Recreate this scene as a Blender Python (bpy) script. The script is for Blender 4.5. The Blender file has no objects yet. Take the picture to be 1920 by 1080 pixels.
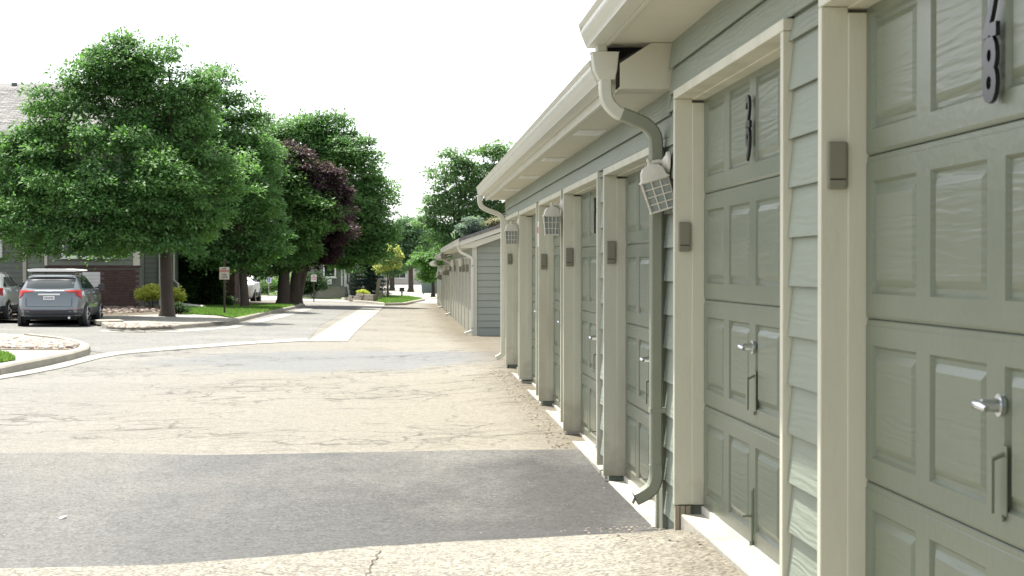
import bpy, bmesh, math, random
import numpy as np
from mathutils import Vector, Matrix, noise as mnoise
random.seed(7); rng = np.random.default_rng(11)
S = bpy.context.scene; C = S.collection
# ------------------------------------------------------------------ camera, world, sun, exposure
EYE = 1.5; FPX = 3120.0; VX, VY = 755.0, 506.0
PSI = math.atan((960-VX)/FPX); PIT = math.atan((540-VY)/FPX)
cam_d = bpy.data.cameras.new('camera'); cam = bpy.data.objects.new('camera', cam_d); C.objects.link(cam)
cam.location = (0, 0, EYE); cam.rotation_euler = (math.pi/2-PIT, 0, -PSI)
cam_d.sensor_width = 36; cam_d.lens = 36*FPX/1920; cam_d.clip_start = 0.05; cam_d.clip_end = 5000
cam_d.dof.use_dof = True; cam_d.dof.focus_distance = 24; cam_d.dof.aperture_fstop = 11
S.camera = cam
SUN = Vector((-0.23, 0.40, 1.0)).normalized()
w = bpy.data.worlds.new('World'); S.world = w; w.use_nodes = True
nt = w.node_tree; bg = nt.nodes['Background']
sky = nt.nodes.new('ShaderNodeTexSky'); sky.sky_type = 'NISHITA'; sky.sun_disc = False
sky.sun_elevation = math.asin(SUN.z); sky.sun_rotation = math.atan2(SUN.x, SUN.y)
sky.air_density = 1.0; sky.dust_density = 5.0; sky.ozone_density = 1.0; sky.altitude = 1500
hs = nt.nodes.new('ShaderNodeHueSaturation'); hs.inputs['Saturation'].default_value = 0.25
nt.links.new(sky.outputs[0], hs.inputs['Color']); nt.links.new(hs.outputs[0], bg.inputs[0]); bg.inputs[1].default_value = 0.15
sd = bpy.data.lights.new('sun', 'SUN'); sd.energy = 4.6; sd.angle = math.radians(0.6); sd.color = (1.0, 0.966, 0.89)
so = bpy.data.objects.new('sun', sd); C.objects.link(so); so.rotation_euler = SUN.to_track_quat('Z', 'Y').to_euler()
S.view_settings.view_transform = 'Standard'; S.view_settings.look = 'None'
S.view_settings.exposure = 1.14; S.view_settings.gamma = 1; S.view_settings.use_curve_mapping = False
S.cycles.max_bounces = 6; S.cycles.diffuse_bounces = 4; S.cycles.transparent_max_bounces = 8
S.cycles.use_denoising = True
# ------------------------------------------------------------------ projection helpers: where a thing really stands
_R = cam.rotation_euler.to_matrix()
def ray(px, py): return (_R @ Vector(((px-960)/FPX, (540-py)/FPX, -1)))
def atY(px, py, Y):
    d = ray(px, py); t = Y/d.y; return Vector((d.x*t, Y, EYE+d.z*t))
XK = [-400, -80, -22, -9, -3, 0, 1.45, 6, 80, 400]
YK = [-40, 7.9, 9.3, 12, 14, 17, 20, 22.5, 34, 45.6, 60, 100, 200, 2500]
HT = np.array([
 [-1.4, -1.4, -1.40, -1.42, -1.43, -1.40, -1.275, -1.275, -1.25, -1.25],
 [-1.4, -1.4, -1.40, -1.42, -1.43, -1.40, -1.275, -1.275, -1.25, -1.25],
 [-1.4, -1.4, -1.42, -1.45, -1.47, -1.47, -1.46, -1.45, -1.4, -1.4],
 [-1.4, -1.4, -1.42, -1.46, -1.48, -1.47, -1.47, -1.46, -1.4, -1.4],
 [-1.4, -1.4, -1.42, -1.46, -1.48, -1.46, -1.42, -1.42, -1.4, -1.4],
 [-1.4, -1.4, -1.42, -1.46, -1.47, -1.45, -1.375, -1.37, -1.4, -1.4],
 [-1.4, -1.4, -1.42, -1.46, -1.46, -1.44, -1.34, -1.34, -1.4, -1.4],
 [-1.4, -1.4, -1.42, -1.46, -1.46, -1.43, -1.31, -1.31, -1.4, -1.4],
 [-1.4, -1.4, -1.42, -1.48, -1.52, -1.56, -1.56, -1.56, -1.5, -1.5],
 [-1.4, -1.4, -1.45, -1.53, -1.63, -1.72, -1.80, -1.84, -1.8, -1.8],
 [-1.4, -1.3, -1.35, -1.50, -1.66, -1.76, -1.82, -1.84, -1.8, -1.8],
 [-1.5, -1.5, -1.52, -1.66, -1.80, -1.86, -1.88, -1.88, -1.9, -1.9],
 [-2.1]*10, [-2.1]*10])
def H(x, y):
    x = min(max(x, XK[0]), XK[-1]); y = min(max(y, YK[0]), YK[-1])
    i = max(0, min(len(XK)-2, int(np.searchsorted(XK, x))-1)); j = max(0, min(len(YK)-2, int(np.searchsorted(YK, y))-1))
    u = (x-XK[i])/(XK[i+1]-XK[i]); v = (y-YK[j])/(YK[j+1]-YK[j])
    return EYE + (HT[j, i]*(1-u)+HT[j, i+1]*u)*(1-v) + (HT[j+1, i]*(1-u)+HT[j+1, i+1]*u)*v
def G(px, py, off=0.0):
    d = ray(px, py); lo, hi = 3.0, 1500.0
    if d.z >= -1e-4: hi = 1500
    for _ in range(60):
        m = (lo+hi)/2
        if EYE+d.z*m > H(d.x*m, d.y*m)+off: lo = m
        else: hi = m
    return Vector((d.x*lo, d.y*lo, H(d.x*lo, d.y*lo)+off))
# ------------------------------------------------------------------ materials
def srgb(r, g, b):
    f = lambda c: (c/255/12.92) if c/255 <= .04045 else ((c/255+.055)/1.055)**2.4
    return (f(r), f(g), f(b), 1)
def mat(name, col, rough=.6, var=.12, vscale=3.0, bump=0.0, bscale=40, stretch=(1, 1, 1), spec=.5, metal=0, dirt=None, dscale=.8, coat=0, splash=None, fine=0):
    m = bpy.data.materials.new(name); m.use_nodes = True; n = m.node_tree; N = n.nodes; L = n.links
    b = N['Principled BSDF']; b.inputs['Roughness'].default_value = rough; b.inputs['Metallic'].default_value = metal
    b.inputs['Specular IOR Level'].default_value = spec; b.inputs['Coat Weight'].default_value = coat
    geo = N.new('ShaderNodeNewGeometry'); mp = N.new('ShaderNodeVectorMath'); mp.operation = 'MULTIPLY'
    mp.inputs[1].default_value = stretch; L.new(geo.outputs['Position'], mp.inputs[0])
    def nz(scale, det=5, src=None):
        t = N.new('ShaderNodeTexNoise'); t.inputs['Scale'].default_value = scale; t.inputs['Detail'].default_value = det
        t.inputs['Roughness'].default_value = .6
        L.new((src or mp).outputs[0], t.inputs['Vector']); return t
    c4 = tuple(col[:3])+(1,)
    t = nz(vscale); r = N.new('ShaderNodeMapRange'); r.inputs[1].default_value = .3; r.inputs[2].default_value = .7
    r.inputs[3].default_value = 1-var; r.inputs[4].default_value = 1+var; L.new(t.outputs['Fac'], r.inputs[0])
    vm = N.new('ShaderNodeVectorMath'); vm.operation = 'SCALE'; vm.inputs[0].default_value = c4[:3]; L.new(r.outputs[0], vm.inputs['Scale'])
    out = vm.outputs[0]
    if fine:
        t3 = nz(bscale*1.3, 2); r3 = N.new('ShaderNodeMapRange'); r3.inputs[1].default_value = .3; r3.inputs[2].default_value = .7
        r3.inputs[3].default_value = 1-fine; r3.inputs[4].default_value = 1+fine; L.new(t3.outputs['Fac'], r3.inputs[0])
        v2 = N.new('ShaderNodeVectorMath'); v2.operation = 'SCALE'; L.new(out, v2.inputs[0]); L.new(r3.outputs[0], v2.inputs['Scale']); out = v2.outputs[0]
    if dirt:
        t2 = nz(dscale, 8); cr = N.new('ShaderNodeMapRange'); cr.inputs[1].default_value = .5; cr.inputs[2].default_value = .75
        L.new(t2.outputs['Fac'], cr.inputs[0]); mx = N.new('ShaderNodeMix'); mx.data_type = 'RGBA'
        L.new(cr.outputs[0], mx.inputs[0]); L.new(out, mx.inputs[6]); mx.inputs[7].default_value = tuple(dirt[:3])+(1,); out = mx.outputs[2]
    if splash:   # mud splashed up from the pavement
        t5 = nz(7, 8, geo); sp_ = N.new('ShaderNodeSeparateXYZ'); L.new(geo.outputs['Position'], sp_.inputs[0])
        hgt = N.new('ShaderNodeMapRange'); L.new(sp_.outputs[2], hgt.inputs[0])
        for i_, v_ in zip((1, 2, 3, 4), (.05, .75, .42, -.35)): hgt.inputs[i_].default_value = v_
        sm = N.new('ShaderNodeMath'); sm.operation = 'ADD'; L.new(t5.outputs['Fac'], sm.inputs[0]); L.new(hgt.outputs[0], sm.inputs[1])
        cr2 = N.new('ShaderNodeMapRange'); cr2.inputs[1].default_value = .55; cr2.inputs[2].default_value = .95; cr2.inputs[4].default_value = .75; L.new(sm.outputs[0], cr2.inputs[0])
        m5 = N.new('ShaderNodeMix'); m5.data_type = 'RGBA'; L.new(cr2.outputs[0], m5.inputs[0]); L.new(out, m5.inputs[6]); m5.inputs[7].default_value = tuple(splash[:3])+(1,); out = m5.outputs[2]
    L.new(out, b.inputs['Base Color'])
    if bump:
        t4 = nz(bscale, 6); bp = N.new('ShaderNodeBump'); bp.inputs['Strength'].default_value = bump; bp.inputs['Distance'].default_value = .01
        L.new(t4.outputs['Fac'], bp.inputs['Height']); L.new(bp.outputs[0], b.inputs['Normal'])
    return m
def woodgrain(name, col, rough, strength, var=.05, dist=.004, wscale=9.0, splash=None):
    """painted wood-grain embossing: wavy horizontal figure along Y and X"""
    m = mat(name, col, rough, var, 1.5, splash=splash); n = m.node_tree; N = n.nodes; L = n.links; b = N['Principled BSDF']
    g_ = N.new('ShaderNodeNewGeometry'); oi = N.new('ShaderNodeObjectInfo'); of = N.new('ShaderNodeMath'); of.operation = 'MULTIPLY'; of.inputs[1].default_value = 17; L.new(oi.outputs['Random'], of.inputs[0])
    geo = N.new('ShaderNodeVectorMath'); geo.operation = 'ADD'; L.new(g_.outputs['Position'], geo.inputs[0]); L.new(of.outputs[0], geo.inputs[1])
    mp = N.new('ShaderNodeVectorMath'); mp.operation = 'MULTIPLY'; mp.inputs[1].default_value = (.6, .6, 5.0)
    L.new(geo.outputs[0], mp.inputs[0])
    big = N.new('ShaderNodeTexNoise'); big.inputs['Scale'].default_value = 2.2; big.inputs['Detail'].default_value = 2; L.new(mp.outputs[0], big.inputs['Vector'])
    wv = N.new('ShaderNodeTexWave'); wv.wave_type = 'BANDS'; wv.bands_direction = 'Z'; wv.inputs['Scale'].default_value = wscale/5
    wv.inputs['Distortion'].default_value = 14; wv.inputs['Detail'].default_value = 3; wv.inputs['Detail Scale'].default_value = 1.2
    L.new(mp.outputs[0], wv.inputs['Vector'])
    f = N.new('ShaderNodeTexNoise'); f.inputs['Scale'].default_value = 55; f.inputs['Detail'].default_value = 4
    m2 = N.new('ShaderNodeVectorMath'); m2.operation = 'MULTIPLY'; m2.inputs[1].default_value = (.12, .12, 1.6); L.new(geo.outputs[0], m2.inputs[0]); L.new(m2.outputs[0], f.inputs['Vector'])
    a = N.new('ShaderNodeMath'); a.operation = 'MULTIPLY'; L.new(wv.outputs['Fac'], a.inputs[0]); L.new(big.outputs['Fac'], a.inputs[1])
    s = N.new('ShaderNodeMath'); s.operation = 'ADD'; L.new(a.outputs[0], s.inputs[0]); L.new(f.outputs['Fac'], s.inputs[1])
    bp = N.new('ShaderNodeBump'); bp.inputs['Strength'].default_value = strength; bp.inputs['Distance'].default_value = dist
    L.new(s.outputs[0], bp.inputs['Height']); L.new(bp.outputs[0], b.inputs['Normal'])
    return m
def ground_mat(name, base, light, dark, cracks=0, agg=.35, tint=None, aggs=90, patch_scale=.35, worn=False, fade=None, grime=False):
    m = bpy.data.materials.new(name); m.use_nodes = True; n = m.node_tree; N = n.nodes; L = n.links
    b = N['Principled BSDF']; b.inputs['Roughness'].default_value = .9; b.inputs['Specular IOR Level'].default_value = .25
    geo = N.new('ShaderNodeNewGeometry'); P = geo.outputs['Position']
    def nz(sc, det, vec=P, ro=.6):
        t = N.new('ShaderNodeTexNoise'); t.inputs['Scale'].default_value = sc; t.inputs['Detail'].default_value = det; t.inputs['Roughness'].default_value = ro; L.new(vec, t.inputs['Vector']); return t.outputs['Fac']
    def mr(x, a, c, d, e):
        r = N.new('ShaderNodeMapRange'); L.new(x, r.inputs[0])
        for i, v in zip((1, 2, 3, 4), (a, c, d, e)): r.inputs[i].default_value = v
        return r.outputs[0]
    def mix(f, a, c, mode='MIX'):
        x = N.new('ShaderNodeMix'); x.data_type = 'RGBA'; x.blend_type = mode
        if hasattr(f, 'node'): L.new(f, x.inputs[0])
        else: x.inputs[0].default_value = f
        for i, v in ((6, a), (7, c)):
            if hasattr(v, 'node'): L.new(v, x.inputs[i])
            else: x.inputs[i].default_value = tuple(v[:3])+(1,)
        return x.outputs[2]
    col = mix(mr(nz(patch_scale, 6), .38, .66, 0, 1), base, light)
    sx = N.new('ShaderNodeVectorMath'); sx.operation = 'MULTIPLY'; sx.inputs[1].default_value = (.55, 1.0, 1); L.new(P, sx.inputs[0])
    col = mix(mr(nz(.9, 7, sx.outputs[0]), .52, .75, 0, .6), col, dark)
    if tint:   # warm dusting that fades away from the garage wall
        spx = N.new('ShaderNodeSeparateXYZ'); L.new(P, spx.inputs[0])
        col = mix(mr(spx.outputs[0], -4.5, .6, 0, .8), col, tint)
    if fade:   # the patch is dustier and paler away from the wall, with tan tyre-dust streaks
        spx = N.new('ShaderNodeSeparateXYZ'); L.new(P, spx.inputs[0])
        col = mix(mr(spx.outputs[0], -2.0, 1.0, .8, 0), col, fade)
        rt = N.new('ShaderNodeMapping'); rt.inputs['Rotation'].default_value = (0, 0, .5); rt.inputs['Scale'].default_value = (.5, .22, 1); L.new(P, rt.inputs[0])
        col = mix(mr(nz(.9, 4, rt.outputs[0]), .45, .64, 0, .8), col, (.165, .158, .142))
    if worn:   # older grey repair that has weathered to a soft blotch
        e1 = N.new('ShaderNodeVectorMath'); e1.operation = 'SUBTRACT'; L.new(P, e1.inputs[0]); e1.inputs[1].default_value = (-.9, 27.6, 0)
        e2 = N.new('ShaderNodeVectorMath'); e2.operation = 'MULTIPLY'; L.new(e1.outputs[0], e2.inputs[0]); e2.inputs[1].default_value = (1/3.2, 1/4.2, 0)
        e3 = N.new('ShaderNodeVectorMath'); e3.operation = 'LENGTH'; L.new(e2.outputs[0], e3.inputs[0])
        a1 = N.new('ShaderNodeMath'); a1.operation = 'ADD'; L.new(e3.outputs['Value'], a1.inputs[0]); L.new(mr(nz(.9, 7), .2, .8, -.45, .45), a1.inputs[1])
        col = mix(mr(a1.outputs[0], .75, 1.05, .85, 0), col, (.158, .163, .161))
    if grime:   # brown grit gathered along the foot of the wall
        spg = N.new('ShaderNodeSeparateXYZ'); L.new(P, spg.inputs[0]); gn = N.new('ShaderNodeMath'); gn.operation = 'MULTIPLY_ADD'; L.new(nz(2.2, 6), gn.inputs[0]); gn.inputs[1].default_value = .9; L.new(spg.outputs[0], gn.inputs[2])
        col = mix(mr(gn.outputs[0], 1.35, 2.0, 0, .75), col, (.115, .095, .062))
    # aggregate
    v = N.new('ShaderNodeTexVoronoi'); v.inputs['Scale'].default_value = aggs; L.new(P, v.inputs['Vector'])
    bwn = N.new('ShaderNodeSeparateColor'); L.new(v.outputs['Color'], bwn.inputs[0])
    vm = N.new('ShaderNodeVectorMath'); vm.operation = 'SCALE'; L.new(col, vm.inputs[0]); L.new(mr(bwn.outputs[0], 0, 1, 1-agg, 1+agg), vm.inputs['Scale']); col = vm.outputs[0]
    v2 = N.new('ShaderNodeVectorMath'); v2.operation = 'SCALE'; L.new(col, v2.inputs[0]); L.new(mr(nz(14, 6), .3, .7, .86, 1.14), v2.inputs['Scale']); col = v2.outputs[0]
    h = bwn.outputs[0]
    if cracks:
        dn = N.new('ShaderNodeTexNoise'); dn.inputs['Scale'].default_value = 1.6; dn.inputs['Detail'].default_value = 6; L.new(P, dn.inputs['Vector'])
        ad = N.new('ShaderNodeVectorMath'); ad.operation = 'MULTIPLY_ADD'; L.new(dn.outputs['Color'], ad.inputs[0]); ad.inputs[1].default_value = (.9, .9, 0)
        st = N.new('ShaderNodeVectorMath'); st.operation = 'MULTIPLY'; st.inputs[1].default_value = (.75, 1.05, 1); L.new(P, st.inputs[0]); L.new(st.outputs[0], ad.inputs[2])
        for sc, wd, lim in ((1.5, .032, .45), (2.7, .048, .49), (.42, .009, .38)):
            vc = N.new('ShaderNodeTexVoronoi'); vc.feature = 'DISTANCE_TO_EDGE'; vc.inputs['Scale'].default_value = sc; vc.inputs['Randomness'].default_value = 1; L.new(ad.outputs[0], vc.inputs['Vector'])
            line = mr(vc.outputs['Distance'], 0, wd, 1, 0)
            msk = mr(nz(.33, 5), lim, lim+.09, 0, 1)
            f = N.new('ShaderNodeMath'); f.operation = 'MULTIPLY'; L.new(line, f.inputs[0]); L.new(msk, f.inputs[1])
            g = N.new('ShaderNodeMath'); g.operation = 'MULTIPLY'; L.new(f.outputs[0], g.inputs[0]); g.inputs[1].default_value = cracks
            col = mix(g.outputs[0], col, (.03, .028, .025))
    L.new(col, b.inputs['Base Color'])
    bp = N.new('ShaderNodeBump'); bp.inputs['Strength'].default_value = .3; bp.inputs['Distance'].default_value = .004
    L.new(h, bp.inputs['Height']); L.new(bp.outputs[0], b.inputs['Normal'])
    return m
def leafmat(name, dark, light, rough=.5):
    m = bpy.data.materials.new(name); m.use_nodes = True; n = m.node_tree; N = n.nodes; L = n.links
    b = N['Principled BSDF']; b.inputs['Roughness'].default_value = rough; b.inputs['Specular IOR Level'].default_value = .22
    at = N.new('ShaderNodeAttribute'); at.attribute_name = 'tone'
    mx = N.new('ShaderNodeMix'); mx.data_type = 'RGBA'; L.new(at.outputs['Fac'], mx.inputs[0]); mx.inputs[6].default_value = tuple(dark)+(1,); mx.inputs[7].default_value = tuple(light)+(1,)
    L.new(mx.outputs[2], b.inputs['Base Color'])
    tr = N.new('ShaderNodeBsdfTranslucent'); sc = N.new('ShaderNodeVectorMath'); sc.operation = 'MULTIPLY'; sc.inputs[1].default_value = (1.25, 1.5, .7); L.new(mx.outputs[2], sc.inputs[0]); L.new(sc.outputs[0], tr.inputs[0])
    ms = N.new('ShaderNodeMixShader'); ms.inputs[0].default_value = .45; L.new(b.outputs[0], ms.inputs[1]); L.new(tr.outputs[0], ms.inputs[2])
    L.new(ms.outputs[0], N['Material Output'].inputs['Surface']); return m
def glassmat(name, col=(.02, .03, .03)):
    m = bpy.data.materials.new(name); m.use_nodes = True; b = m.node_tree.nodes['Principled BSDF']
    b.inputs['Base Color'].default_value = tuple(col)+(1,); b.inputs['Roughness'].default_value = .05; b.inputs['Specular IOR Level'].default_value = .9; return m
M = dict(
 door=mat('sage_door_enamel', (.146, .170, .120), .32, .06, 1.2, .15, 25, dirt=(.17, .186, .138), dscale=1.6, splash=(.20, .185, .14)), doorp=woodgrain('embossed_door_panel', (.150, .174, .123), .35, .42, dist=.003, splash=(.20, .185, .14)), trim=mat('cream_trim_paint', (.60, .59, .475), .45, .06, 2, .15, 50, (1, 1, .25), dirt=(.47, .45, .35), dscale=3, splash=(.30, .27, .20)),
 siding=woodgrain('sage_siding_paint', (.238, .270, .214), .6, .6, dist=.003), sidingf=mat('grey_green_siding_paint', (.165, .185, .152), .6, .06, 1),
 gutter=mat('cream_gutter_enamel', (.61, .605, .515), .35, .04, 2), soffit=mat('soffit_paint', (.56, .545, .44), .6, .05, 2, .15, 40),
 pipe=mat('painted_downspout', (.225, .24, .18), .4, .08, 3), dark=mat('dark_gap', (.012, .012, .012), .9, 0),
 conc=mat('pale_concrete', (.42, .40, .34), .85, .12, 2, .4, 60, dirt=(.34, .31, .25), dscale=1.1, fine=.12), concw=mat('weathered_kerb', (.31, .29, .235), .85, .15, 1.5, .4, 50, dirt=(.26, .24, .19), fine=.12),
 beige=mat('rust_beige_box', (.205, .20, .15), .5, .04), chrome=mat('chrome', (.6, .62, .65), .18, 0, metal=1), black=mat('black_plastic', (.008, .008, .009), .3, 0),
 lamp=mat('cream_lamp_enamel', (.60, .58, .50), .5, .06, 20), lglass=mat('ribbed_lamp_glass', (.27, .31, .29), .08, .1, 60, .5, 90), white=mat('white_paint', (.78, .78, .75), .5, .03),
 shingle=mat('grey_shingle', (.19, .186, .178), .9, .2, 6, .5, 60, fine=.2), brick=mat('red_brick', (.078, .044, .037), .85, .4, 5, .4, 60), mortar=mat('mortar', (.14, .12, .105), .9, .1),
 bark=mat('grey_bark', (.075, .06, .048), .95, .25, 6, 1.0, 22, (1, 1, .25)), rim=mat('alloy_rim', (.55, .56, .58), .3, 0, metal=.9), tyre=mat('tyre_rubber', (.018, .018, .019), .8, .1),
 paint=mat('blue_grey_car_paint', (.175, .20, .215), .27, 0, metal=.4, coat=.8), silver=mat('silver_car_paint', (.68, .72, .72), .3, 0, metal=.3, coat=.8), glass=glassmat('tinted_glass'),
 cladding=mat('black_cladding', (.035, .038, .045), .55, .05), red=mat('red_lens', (.42, .012, .01), .35, 0), redp=mat('red_print', (.45, .03, .03), .5, 0), blue=mat('blue_print', (.03, .10, .40), .5, 0), greyp=mat('grey_print', (.12, .12, .12), .5, 0),
 wood=mat('weathered_timber', (.20, .175, .14), .9, .2, 5, .5, 30), post=mat('brown_steel_post', (.05, .04, .03), .7, .1), mulch=mat('bark_mulch', (.075, .05, .038), .95, .35, 8, 1, 20, fine=.4),
 stone=mat('river_stone', (.33, .29, .235), .8, .25, 5, .3, 40), stone2=mat('brown_stone', (.26, .21, .17), .85, .25, 5, .3, 40), soil=mat('soil', (.10, .08, .055), .95, .3, 3),
 blade=leafmat('grass_blade', (.10, .18, .05), (.17, .255, .08)), bin=mat('grey_green_bin', (.13, .18, .17), .6, .08), farwall=mat('pale_far_wall', (.5, .48, .42), .8, .1, 1), sign=mat('sign_face', (.50, .45, .40), .5, .04), signw=mat('white_sign_face', (.72, .72, .72), .5, .04),
 woodend=mat('raw_timber_block', (.42, .37, .27), .85, .2, 4, .6, 50, (3, 3, .3)))
M['concsill'] = mat('stained_sill_concrete', (.40, .38, .32), .85, .2, 3, .5, 50, (1, 1, 1), dirt=(.20, .175, .13), dscale=2.6, fine=.15)
M['sidingg'] = mat('garage_end_paint', (.285, .31, .265), .6, .06, 1)
M['fardoor'] = mat('far_door_paint', (.34, .335, .28), .5, .06, 1)
M['road'] = ground_mat('sun_bleached_asphalt', (.190, .184, .163), (.218, .210, .188), (.157, .153, .140), cracks=.62, tint=(.215, .196, .153), aggs=75, agg=.22, worn=True, grime=True)
M['road2'] = ground_mat('pale_grey_asphalt', (.178, .175, .162), (.205, .20, .185), (.15, .15, .142), cracks=.35, aggs=55)
M['patch'] = ground_mat('dark_asphalt_patch', (.056, .054, .051), (.066, .064, .061), (.050, .048, .047), aggs=80, agg=.36, fade=(.132, .134, .130))
M['apron'] = ground_mat('exposed_aggregate_concrete', (.215, .200, .165), (.25, .235, .196), (.175, .163, .135), agg=.5, aggs=75, grime=True)
M['pan'] = ground_mat('pan_concrete', (.30, .288, .255), (.34, .325, .285), (.24, .228, .20), agg=.1, aggs=60)
M['walk'] = ground_mat('walk_concrete', (.30, .288, .25), (.35, .33, .29), (.25, .235, .20), agg=.12, aggs=60)
M['lawn'] = ground_mat('lawn_thatch', (.085, .17, .035), (.12, .21, .05), (.08, .12, .03), agg=.3, aggs=40)
# ------------------------------------------------------------------ mesh helpers
class MB:
    def __init__(s): s.v = []; s.f = []; s.m = []
    def add(s, vs, fs, mi=0):
        o = len(s.v); s.v += [tuple(v) for v in vs]; s.f += [tuple(i+o for i in f) for f in fs]; s.m += [mi]*len(fs)
    def box(s, x0, x1, y0, y1, z0, z1, mi=0):
        s.add([(x0, y0, z0), (x1, y0, z0), (x1, y1, z0), (x0, y1, z0), (x0, y0, z1), (x1, y0, z1), (x1, y1, z1), (x0, y1, z1)],
              [(0, 3, 2, 1), (4, 5, 6, 7), (0, 1, 5, 4), (1, 2, 6, 5), (2, 3, 7, 6), (3, 0, 4, 7)], mi)
    def prism_y(s, prof, y0, y1, mi=0):      # closed profile of (x,z), extruded in y
        n = len(prof); vs = [(x, y0, z) for x, z in prof]+[(x, y1, z) for x, z in prof]
        s.add(vs, [tuple(range(n)), tuple(range(2*n-1, n-1, -1))]+[(i, i+n, (i+1) % n+n, (i+1) % n) for i in range(n)], mi)
    def prism_x(s, prof, x0, x1, mi=0):      # (y,z)
        n = len(prof); vs = [(x0, y, z) for y, z in prof]+[(x1, y, z) for y, z in prof]
        s.add(vs, [tuple(range(n-1, -1, -1)), tuple(range(n, 2*n))]+[((i+1) % n, (i+1) % n+n, i+n, i) for i in range(n)], mi)
    def tube(s, pts, r, n=8, mi=0, cap=True):
        pts = [Vector(p) for p in pts]; rs = r if isinstance(r, (list, tuple)) else [r]*len(pts); rings = []
        up = Vector((0.13, .07, 1)); 
        for i, p in enumerate(pts):
            d = (pts[min(i+1, len(pts)-1)]-pts[max(i-1, 0)]).normalized()
            a = d.cross(up if abs(d.dot(up.normalized())) < .95 else Vector((1, 0, 0))).normalized(); b = d.cross(a)
            rings.append([p+(a*math.cos(2*math.pi*k/n)+b*math.sin(2*math.pi*k/n))*rs[i] for k in range(n)])
        vs = [v for q in rings for v in q]; fs = []
        for i in range(len(pts)-1):
            for k in range(n): fs.append((i*n+k, i*n+(k+1) % n, (i+1)*n+(k+1) % n, (i+1)*n+k))
        if cap: fs += [tuple(range(n-1, -1, -1)), tuple(range((len(pts)-1)*n, len(pts)*n))]
        s.add(vs, fs, mi)
    def recttube(s, pts, w, d, yc, mi=0, rib=0, open_end=False):   # path in the x,z plane at y=yc, round-cornered rectangle, w along y, d across
        pts = [Vector((p[0], 0, p[1])) for p in pts]; n = 8; rings = []
        for i, p in enumerate(pts):
            t = (pts[min(i+1, len(pts)-1)]-pts[max(i-1, 0)]).normalized(); nn = Vector((t.z, 0, -t.x))
            k = 1+(rib*(1 if i % 2 else -1) if 0 < i < len(pts)-1 else 0)
            a, b, c = d/2*k, w/2*k, .25
            prof = [(a, b*(1-c)), (a*(1-c), b), (-a*(1-c), b), (-a, b*(1-c)), (-a, -b*(1-c)), (-a*(1-c), -b), (a*(1-c), -b), (a, -b*(1-c))]
            rings.append([Vector((p.x+nn.x*u, yc+v, p.z+nn.z*u)) for u, v in prof])
        vs = [v for q in rings for v in q]; fs = []
        for i in range(len(pts)-1):
            for k in range(n): fs.append((i*n+k, i*n+(k+1) % n, (i+1)*n+(k+1) % n, (i+1)*n+k))
        fs.append(tuple(range(n-1, -1, -1)))
        if not open_end: fs.append(tuple(range((len(pts)-1)*n, len(pts)*n)))
        s.add(vs, fs, mi)
    def mesh(s, name, mats, smooth=False, bevel=0):
        me = bpy.data.meshes.new(name); me.from_pydata(s.v, [], s.f)
        for m_ in (mats if isinstance(mats, (list, tuple)) else [mats]): me.materials.append(m_)
        me.polygons.foreach_set('material_index', s.m)
        bm = bmesh.new(); bm.from_mesh(me)
        if bevel:
            es = [e for e in bm.edges if len(e.link_faces) == 2 and e.calc_face_angle(0) > .6]
            bmesh.ops.bevel(bm, geom=es, offset=bevel, segments=2, affect='EDGES', profile=.6)
        bmesh.ops.recalc_face_normals(bm, faces=bm.faces[:]); bm.to_mesh(me); bm.free()
        if smooth:
            me.polygons.foreach_set('use_smooth', [True]*len(me.polygons)); me.set_sharp_from_angle(angle=math.radians(40))
        return me
    def build(s, name, mats, parent=None, **k): return link(name, s.mesh(name, mats, **k), parent)
def link(name, me, parent=None, loc=None):
    o = bpy.data.objects.new(name, me); C.objects.link(o)
    if parent is not None: o.parent = parent
    if loc is not None: o.location = loc
    return o
def thing(name, label, cat, loc=(0, 0, 0), group=None, rz=0):
    o = bpy.data.objects.new(name, None); C.objects.link(o); o.location = loc; o.rotation_euler.z = rz
    tag(o, label, cat, group); return o
def tag(o, label=None, cat=None, group=None, kind=None):
    if label: o['label'] = label
    if cat: o['category'] = cat
    if group: o['group'] = group
    if kind: o['kind'] = kind
    return o
def struct(o): o['kind'] = 'structure'; return o
def text_mesh(txt, size, extr, m, bold=0, spacing=1):
    cu = bpy.data.curves.new('txt', 'FONT'); cu.body = txt; cu.size = size; cu.extrude = extr; cu.align_x = 'CENTER'; cu.align_y = 'CENTER'; cu.offset = bold; cu.resolution_u = 3
    cu.space_line = spacing
    o = bpy.data.objects.new('txt', cu); C.objects.link(o); dg = bpy.context.evaluated_depsgraph_get(); dg.update()
    me = bpy.data.meshes.new_from_object(o.evaluated_get(dg)); bpy.data.objects.remove(o); me.materials.clear(); me.materials.append(m); return me
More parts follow.
